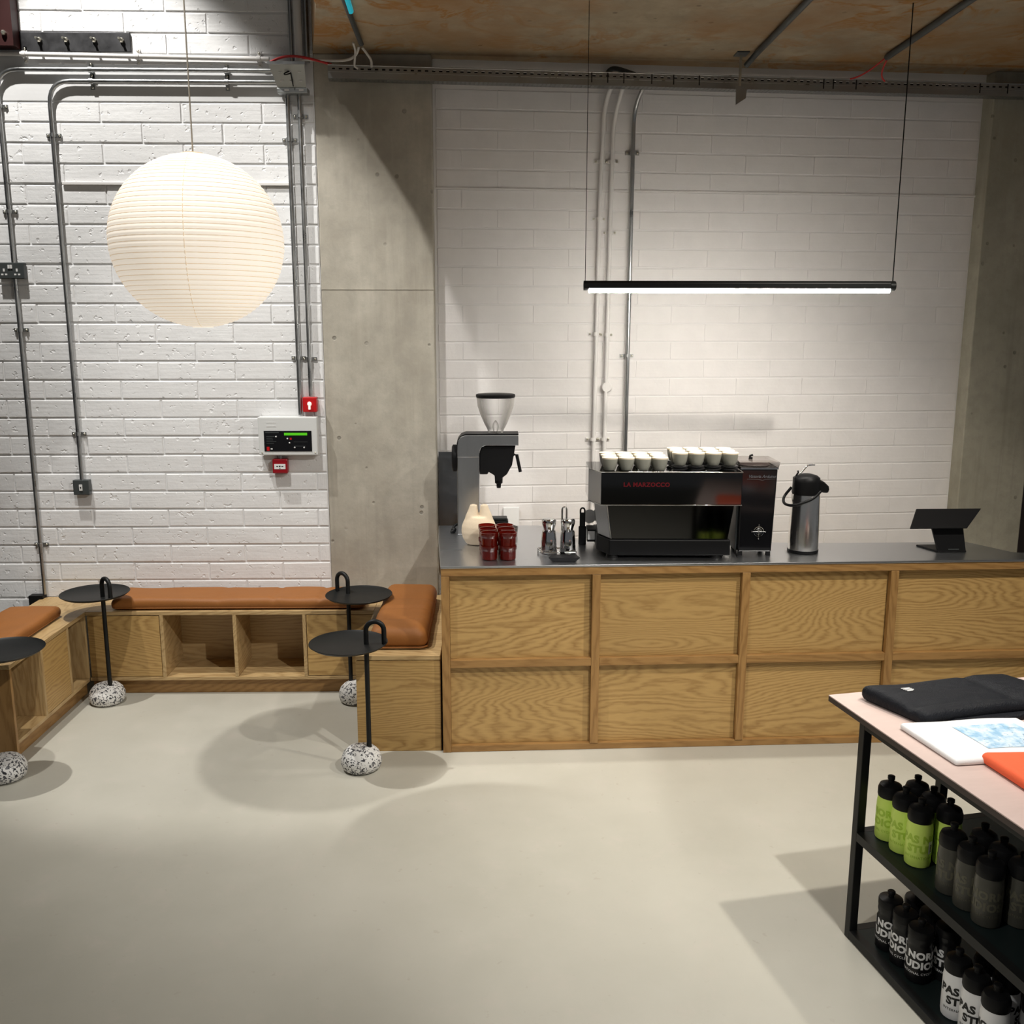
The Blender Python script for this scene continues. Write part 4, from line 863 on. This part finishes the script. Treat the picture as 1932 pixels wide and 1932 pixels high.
obj('pump_lever', MB().tube([(-0.045, 0, 0.345), (0.0, 0, 0.397), (0.028, 0, 0.402)], 0.0035, 8), M_CHROME, ap, 60)
obj('lever_pad', MB().box(0.0, 0.030, -0.012, 0.012, 0.399, 0.4035), M_CHROME, ap)
obj('latch', MB().box(-0.060, -0.045, -0.012, 0.012, 0.29, 0.345).tube([(-0.050, 0, 0.35), (-0.040, 0, 0.366), (-0.043, 0, 0.374)], 0.004, 6), M_BLACKP, ap)

# ---- tablet till
ps = thing('tablet_till', 'black tablet till on an angled stand', 'till', (2.835, -0.755, ZC), 0.02)
bevel(obj('stand_back', MB().add([(-0.062, -0.030, 0.004), (0.070, -0.030, 0.004), (0.060, 0.0, 0.125), (-0.090, 0.0, 0.125), (-0.062, -0.015, 0.004), (0.070, -0.015, 0.004), (0.060, 0.015, 0.125), (-0.090, 0.015, 0.125)], [(0, 1, 2, 3), (7, 6, 5, 4), (0, 4, 5, 1), (1, 5, 6, 2), (2, 6, 7, 3), (3, 7, 4, 0)]), M_BLACKP, ps), 0.004)
bevel(obj('stand_foot', MB().prism([(-0.062, -0.032), (0.070, -0.032), (0.068, 0.10), (-0.105, 0.10)], 0.0, 0.008), M_BLACKP, ps), 0.003)
tb = bevel(obj('tablet', MB().add([(-0.205, -0.035, 0.110), (0.060, -0.035, 0.110), (0.168, 0.060, 0.181), (-0.138, 0.060, 0.181), (-0.205, -0.040, 0.117), (0.060, -0.040, 0.117), (0.168, 0.055, 0.188), (-0.138, 0.055, 0.188)], [(0, 3, 2, 1), (4, 5, 6, 7), (0, 1, 5, 4), (1, 2, 6, 5), (2, 3, 7, 6), (3, 0, 4, 7)]), M_BLACKP, ps), 0.003)
obj('stand_mark', MB().box(-0.015, 0.035, -0.0312, -0.030, 0.012, 0.016), M_GREYBOX, ps)

# ================================================================== DISPLAY TABLE
PH = 0.20; TOx, TOy = 1.785, -2.206
def tl(x, y): return (TOx + x * math.cos(PH) - y * math.sin(PH), TOy + x * math.sin(PH) + y * math.cos(PH))
ZTT = 0.742; TWd, TLn = 0.95, 1.75
dt = thing('display_table', 'display table with pale pink top and black frame', 'table', (TOx, TOy, 0), PH)
bevel(obj('table_top', MB().box(0, TWd, -TLn, 0, ZTT - 0.004, ZTT), M_PINK, dt), 0.001)
obj('top_edge_board', MB().box(0.0004, TWd - 0.0004, -TLn + 0.0004, -0.0004, ZTT - 0.020, ZTT - 0.004), M_EDGE, dt)
fx0, fx1, fy0, fy1 = 0.022, TWd - 0.022, -TLn + 0.14, -0.14; q = 0.027
for a in (fx0, fx1 - q):
    for b in (fy0, fy1 - q):
        bevel(obj('leg', MB().box(a, a + q, b, b + q, 0, ZTT - 0.020), M_BLACKM, dt), 0.002)
for a in (0.30, ):
    for b in (fy1 - q, -0.62): bevel(obj('inner_post', MB().box(a, a + q, b, b + q, 0.03, ZTT - 0.047), M_BLACKM, dt), 0.002)
for nm, za, zb in (('top_rail', ZTT - 0.047, ZTT - 0.020), ('shelf_rail', 0.335, 0.362), ('bottom_rail', 0.004, 0.031)):
    for a in (fx0, fx1 - q): obj(nm, MB().box(a, a + q, fy0 + q, fy1 - q, za, zb), M_BLACKM, dt)
    for b in (fy0, fy1 - q): obj(nm, MB().box(fx0 + q, fx1 - q, b, b + q, za, zb), M_BLACKM, dt)
for nm, z in (('middle_shelf', 0.3615), ('lower_shelf', 0.0305)): obj(nm, MB().box(fx0 + q, fx1 - q, fy0 + q, fy1 - q, z - 0.012, z), M_SHELF, dt)
ZM1, ZL1 = 0.3615, 0.0305

# ---- bottles
def bottle_set(kind, body, ink, cap, semi=False):
    """body mesh, lid mesh, nozzle mesh shared by a kind"""
    R = 0.0358
    if kind == 'squat':
        pr_ = [(0.030, 0.0), (0.0345, 0.003), (R, 0.012), (R, 0.112), (R - 0.001, 0.120), (0.0335, 0.132), (0.0335, 0.137)]
        lid = [(0.0340, 0.134), (0.0354, 0.139), (0.0352, 0.158), (0.031, 0.170), (0.020, 0.176), (0.009, 0.178)]
        noz = [(0.0095, 0.176), (0.0085, 0.186), (0.0105, 0.188), (0.0105, 0.197), (0.007, 0.199), (0.001, 0.199)]
    else:
        pr_ = [(0.031, 0.0), (0.0355, 0.003), (R, 0.012), (R, 0.098), (R - 0.003, 0.108), (R - 0.003, 0.116), (R - 0.0005, 0.124), (0.0345, 0.136), (0.0335, 0.140)]
        lid = [(0.0345, 0.137), (0.0352, 0.141), (0.0352, 0.155), (0.0335, 0.160), (0.018, 0.163), (0.010, 0.164)]
        noz = [(0.0085, 0.162), (0.0080, 0.172), (0.0110, 0.175), (0.0115, 0.182), (0.008, 0.185), (0.001, 0.185)]
    b = MB().lathe(pr_, 40).mesh('bottle_body', body, 40); l = MB().lathe(lid, 36).mesh('bottle_lid', cap, 40); n = MB().lathe(noz, 20).mesh('nozzle', cap, 40)
    # print: three lines wrapped round the body
    R2 = R + 0.0006; mb = MB()
    for s_, size, z, bold in (('PAS NORMAL', 0.030, 0.088, 0.0016), ('STUDIOS\u00ae', 0.030, 0.058, 0.0016), ('INTERNATIONAL CYCLING CLUB', 0.0105, 0.033, 0.0001)):
        tmb = arc_text(s_, size, R2, z, 0.0, bold, 1.08); mb.add(tmb.v, tmb.f)
    p = mb.mesh('printed_lettering', ink)
    return b, l, n, p
M_LIMEB = mat('lime_bottle_plastic', (0.66, 0.86, 0.16), 0.42); M_LIMEI = mat('lime_print', (0.42, 0.62, 0.06), 0.45)
M_SMKB = mat('smoky_translucent_bottle', (0.060, 0.058, 0.046), 0.35); M_SMKI = mat('smoky_print', (0.10, 0.095, 0.065), 0.5)
M_BLKB = mat('black_bottle_plastic', (0.006, 0.006, 0.007), 0.28, spec=0.35); M_WHTI = mat('white_print', (0.78, 0.78, 0.78), 0.5)
M_WHTB = mat('white_bottle_plastic', (0.80, 0.80, 0.80), 0.38); M_BLKI = mat('black_print', (0.01, 0.01, 0.01), 0.5)
M_GRYB = mat('grey_clear_bottle', (0.16, 0.16, 0.16), 0.25)
kinds = {'lime green': bottle_set('squat', M_LIMEB, M_LIMEI, M_BLACKP), 'smoky grey': bottle_set('squat', M_SMKB, M_SMKI, M_BLACKP),
         'glossy black': bottle_set('tall', M_BLKB, M_WHTI, M_BLACKP), 'white': bottle_set('squat', M_WHTB, M_BLKI, M_BLACKP), 'dark clear': bottle_set('squat', M_GRYB, M_BLKI, M_BLACKP)}
order = ['far end', 'second from the far end', 'third from the far end', 'fourth from the far end']
def put_bottle(kind, x, y, z, ang, label, barcode=False, shelf=''):
    X, Y = tl(x, y); b, l, n, p = kinds[kind]
    t = thing('water_bottle', label, 'bottle', (X, Y, z), ang, f'{kind} bottles on the display table')
    link('bottle_body', b, t); ld = link('bottle_lid', l, t); link('nozzle', n, ld); link('printed_lettering', p, t)
    return t
def rowset(kind, z, xf, ys, angs, shelf):
    for side, xx, aa in (('front', xf, angs[0]), ('back', xf + 0.079, angs[1])):
        for i, y in enumerate(ys[0] if side == 'front' else ys[1]):
            put_bottle(kind, xx, y, z, aa[i], f'{kind} bottle in the {side} row of the {shelf} shelf, {order[i]}')
rowset('lime green', ZM1, 0.098, ([-0.206, -0.2785, -0.351], [-0.222, -0.296, -0.370]), ([-1.1, 0.75, 0.8], [1.9, 2.4, 2.6]), 'middle')
bt3 = [o for o in COL.objects if o.name.startswith('water_bottle') and 'lime green bottle in the front row' in o.get('label', '') and 'third' in o['label']][0]
bt3['label'] = 'lime green bottle with white barcode sticker, nearest in the front row of the middle shelf'
mb = MB(); a0 = 0.62 - bt3.rotation_euler.z
mb.add([(0.0367 * math.sin(a0 + da), -0.0367 * math.cos(a0 + da), zz) for zz in (0.045, 0.082) for da in (-0.24, -0.12, 0, 0.12, 0.24)], [(i, i + 1, i + 6, i + 5) for i in range(4)])
st = obj('barcode_sticker', mb, M_WHITEP, bt3)
mb = MB()
for k in range(5):
    za = 0.051 + k * 0.0045
    mb.add([(0.0370 * math.sin(a0 + da), -0.0370 * math.cos(a0 + da), zz) for zz in (za, za + 0.0028) for da in (-0.10, 0.0, 0.12)], [(0, 1, 4, 3), (1, 2, 5, 4)])
obj('barcode_lines', mb, M_BLKI, st)
rowset('smoky grey', ZM1, 0.098, ([-0.490, -0.5625, -0.635], [-0.510, -0.583, -0.656]), ([0.3, 0.6, -0.9], [2.0, 2.5, 1.0]), 'middle')
rowset('glossy black', ZL1, 0.094, ([-0.256, -0.3285, -0.401], [-0.270, -0.3425, -0.415]), ([-0.55, -1.25, -0.40], [1.5, 2.2, 0.55]), 'lower')
rowset('white', ZL1, 0.098, ([-0.556, -0.6285, -0.701], [-0.57, -0.643]), ([0.95, 0.8, -1.3], [2.0, 2.4]), 'lower')
put_bottle('dark clear', 0.183, -0.742, ZL1, -0.3, 'dark clear bottle behind the nearest white bottle on the lower shelf')

# ---- folded garments
def garment(name, label, cat, x, y, sx, sy, sz, rz, m, seed, amp=0.006, crease=(), r=None, shear=0.0, zoff=0.0):
    X, Y = tl(x, y); t = thing(name, label, cat, (X, Y, ZTT + zoff), PH + rz)
    wr = wrinkle(seed, amp, 22, 16, crease)
    def d(p):
        q = wr(p); q.x += shear * q.y; return q
    b = obj('folded_fabric', rounded(sx, sy, sz, r or sz * 0.46, 48, 36, 6, d), m, t, 80)
    return t, b
sh_, sb = garment('folded_shorts', 'folded black shorts on the pink table top', 'clothing', 0.36, -0.165, 0.52, 0.235, 0.046, 0.02, M_SHORTS, 11, 0.007, [('y', -0.06, 0.012, 0.008), ('x', 0.10, 0.02, 0.006)], shear=-0.25)
mb = MB()
for k in range(4): mb.box(-0.192 + k * 0.002, -0.162 + k * 0.002 - (0.010 if k == 3 else 0), 0.046 - k * 0.0070, 0.0495 - k * 0.0070, 0.0525, 0.0530)
obj('printed_logo', mb, M_WHTI, sb)
obj('lower_fold', rounded(0.34, 0.06, 0.018, 0.008, 24, 8, 3, wrinkle(4, 0.003, 30, 20)), M_SHORTS, sh_, 80, loc=(0.03, -0.112, 0.0), rz=0.05)
te, tb_ = garment('folded_tshirt', 'folded white t-shirt with a pale blue print', 'clothing', 0.235, -0.42, 0.36, 0.245, 0.020, -0.10, M_TEE, 21, 0.006, [('x', 0.02, 0.08, -0.006)], shear=-0.10)
def print_mat():
    m = mat('pale_blue_print', (0.5, 0.65, 0.8), 0.9); t = NT(m); v = t.coord(); n = t.noise(v, 34, 3, 0.6); n2 = t.noise(v, 80, 2)
    c = t.mix(t.ramp(n, [(0.38, (0, 0, 0)), (0.62, (1, 1, 1))]), (0.25, 0.43, 0.60), (0.58, 0.68, 0.76)); c = t.mix(t.ramp(n2, [(0.62, (0, 0, 0)), (0.68, (1, 1, 1))]), c, (0.22, 0.33, 0.43)); t.color(c); return m
def drape(x0, x1, y0, y1, z, fn, nx=20, ny=12):
    vs = [(x0 + (x1 - x0) * i / nx, y0 + (y1 - y0) * j / ny, z) for j in range(ny + 1) for i in range(nx + 1)]
    vs = [tuple(fn(Vector(p))) for p in vs]
    return MB().add(vs, [(j * (nx + 1) + i, j * (nx + 1) + i + 1, (j + 1) * (nx + 1) + i + 1, (j + 1) * (nx + 1) + i) for j in range(ny) for i in range(nx)])
wr2 = wrinkle(21, 0.006, 22, 16, [('x', 0.02, 0.08, -0.006)])
def dp(p):
    a = wr2(Vector((p.x, p.y, 0.020))); b = Vector((p.x, p.y, a.z)); b.z += 0.0012; b.x += -0.10 * p.y; return b
obj('blue_print', drape(-0.055, 0.135, -0.075, 0.075, 0.020, dp), print_mat(), tb_)
ow, ob_ = garment('folded_jersey', 'folded coral orange jersey lying beside the white t-shirt', 'clothing', 0.315, -0.668, 0.38, 0.22, 0.034, -0.22, M_ORANGE, 31, 0.004, [], shear=-0.2)
obj('lower_fold', rounded(0.30, 0.05, 0.014, 0.006, 20, 6, 3), M_ORANGE, ow, 80, loc=(0.0, -0.10, 0.0))
o2, _ = garment('folded_scarf', 'small coral orange folded piece at the near table edge', 'clothing', 0.25, -0.850, 0.26, 0.14, 0.030, 0.05, M_ORANGE, 37, 0.003, [])
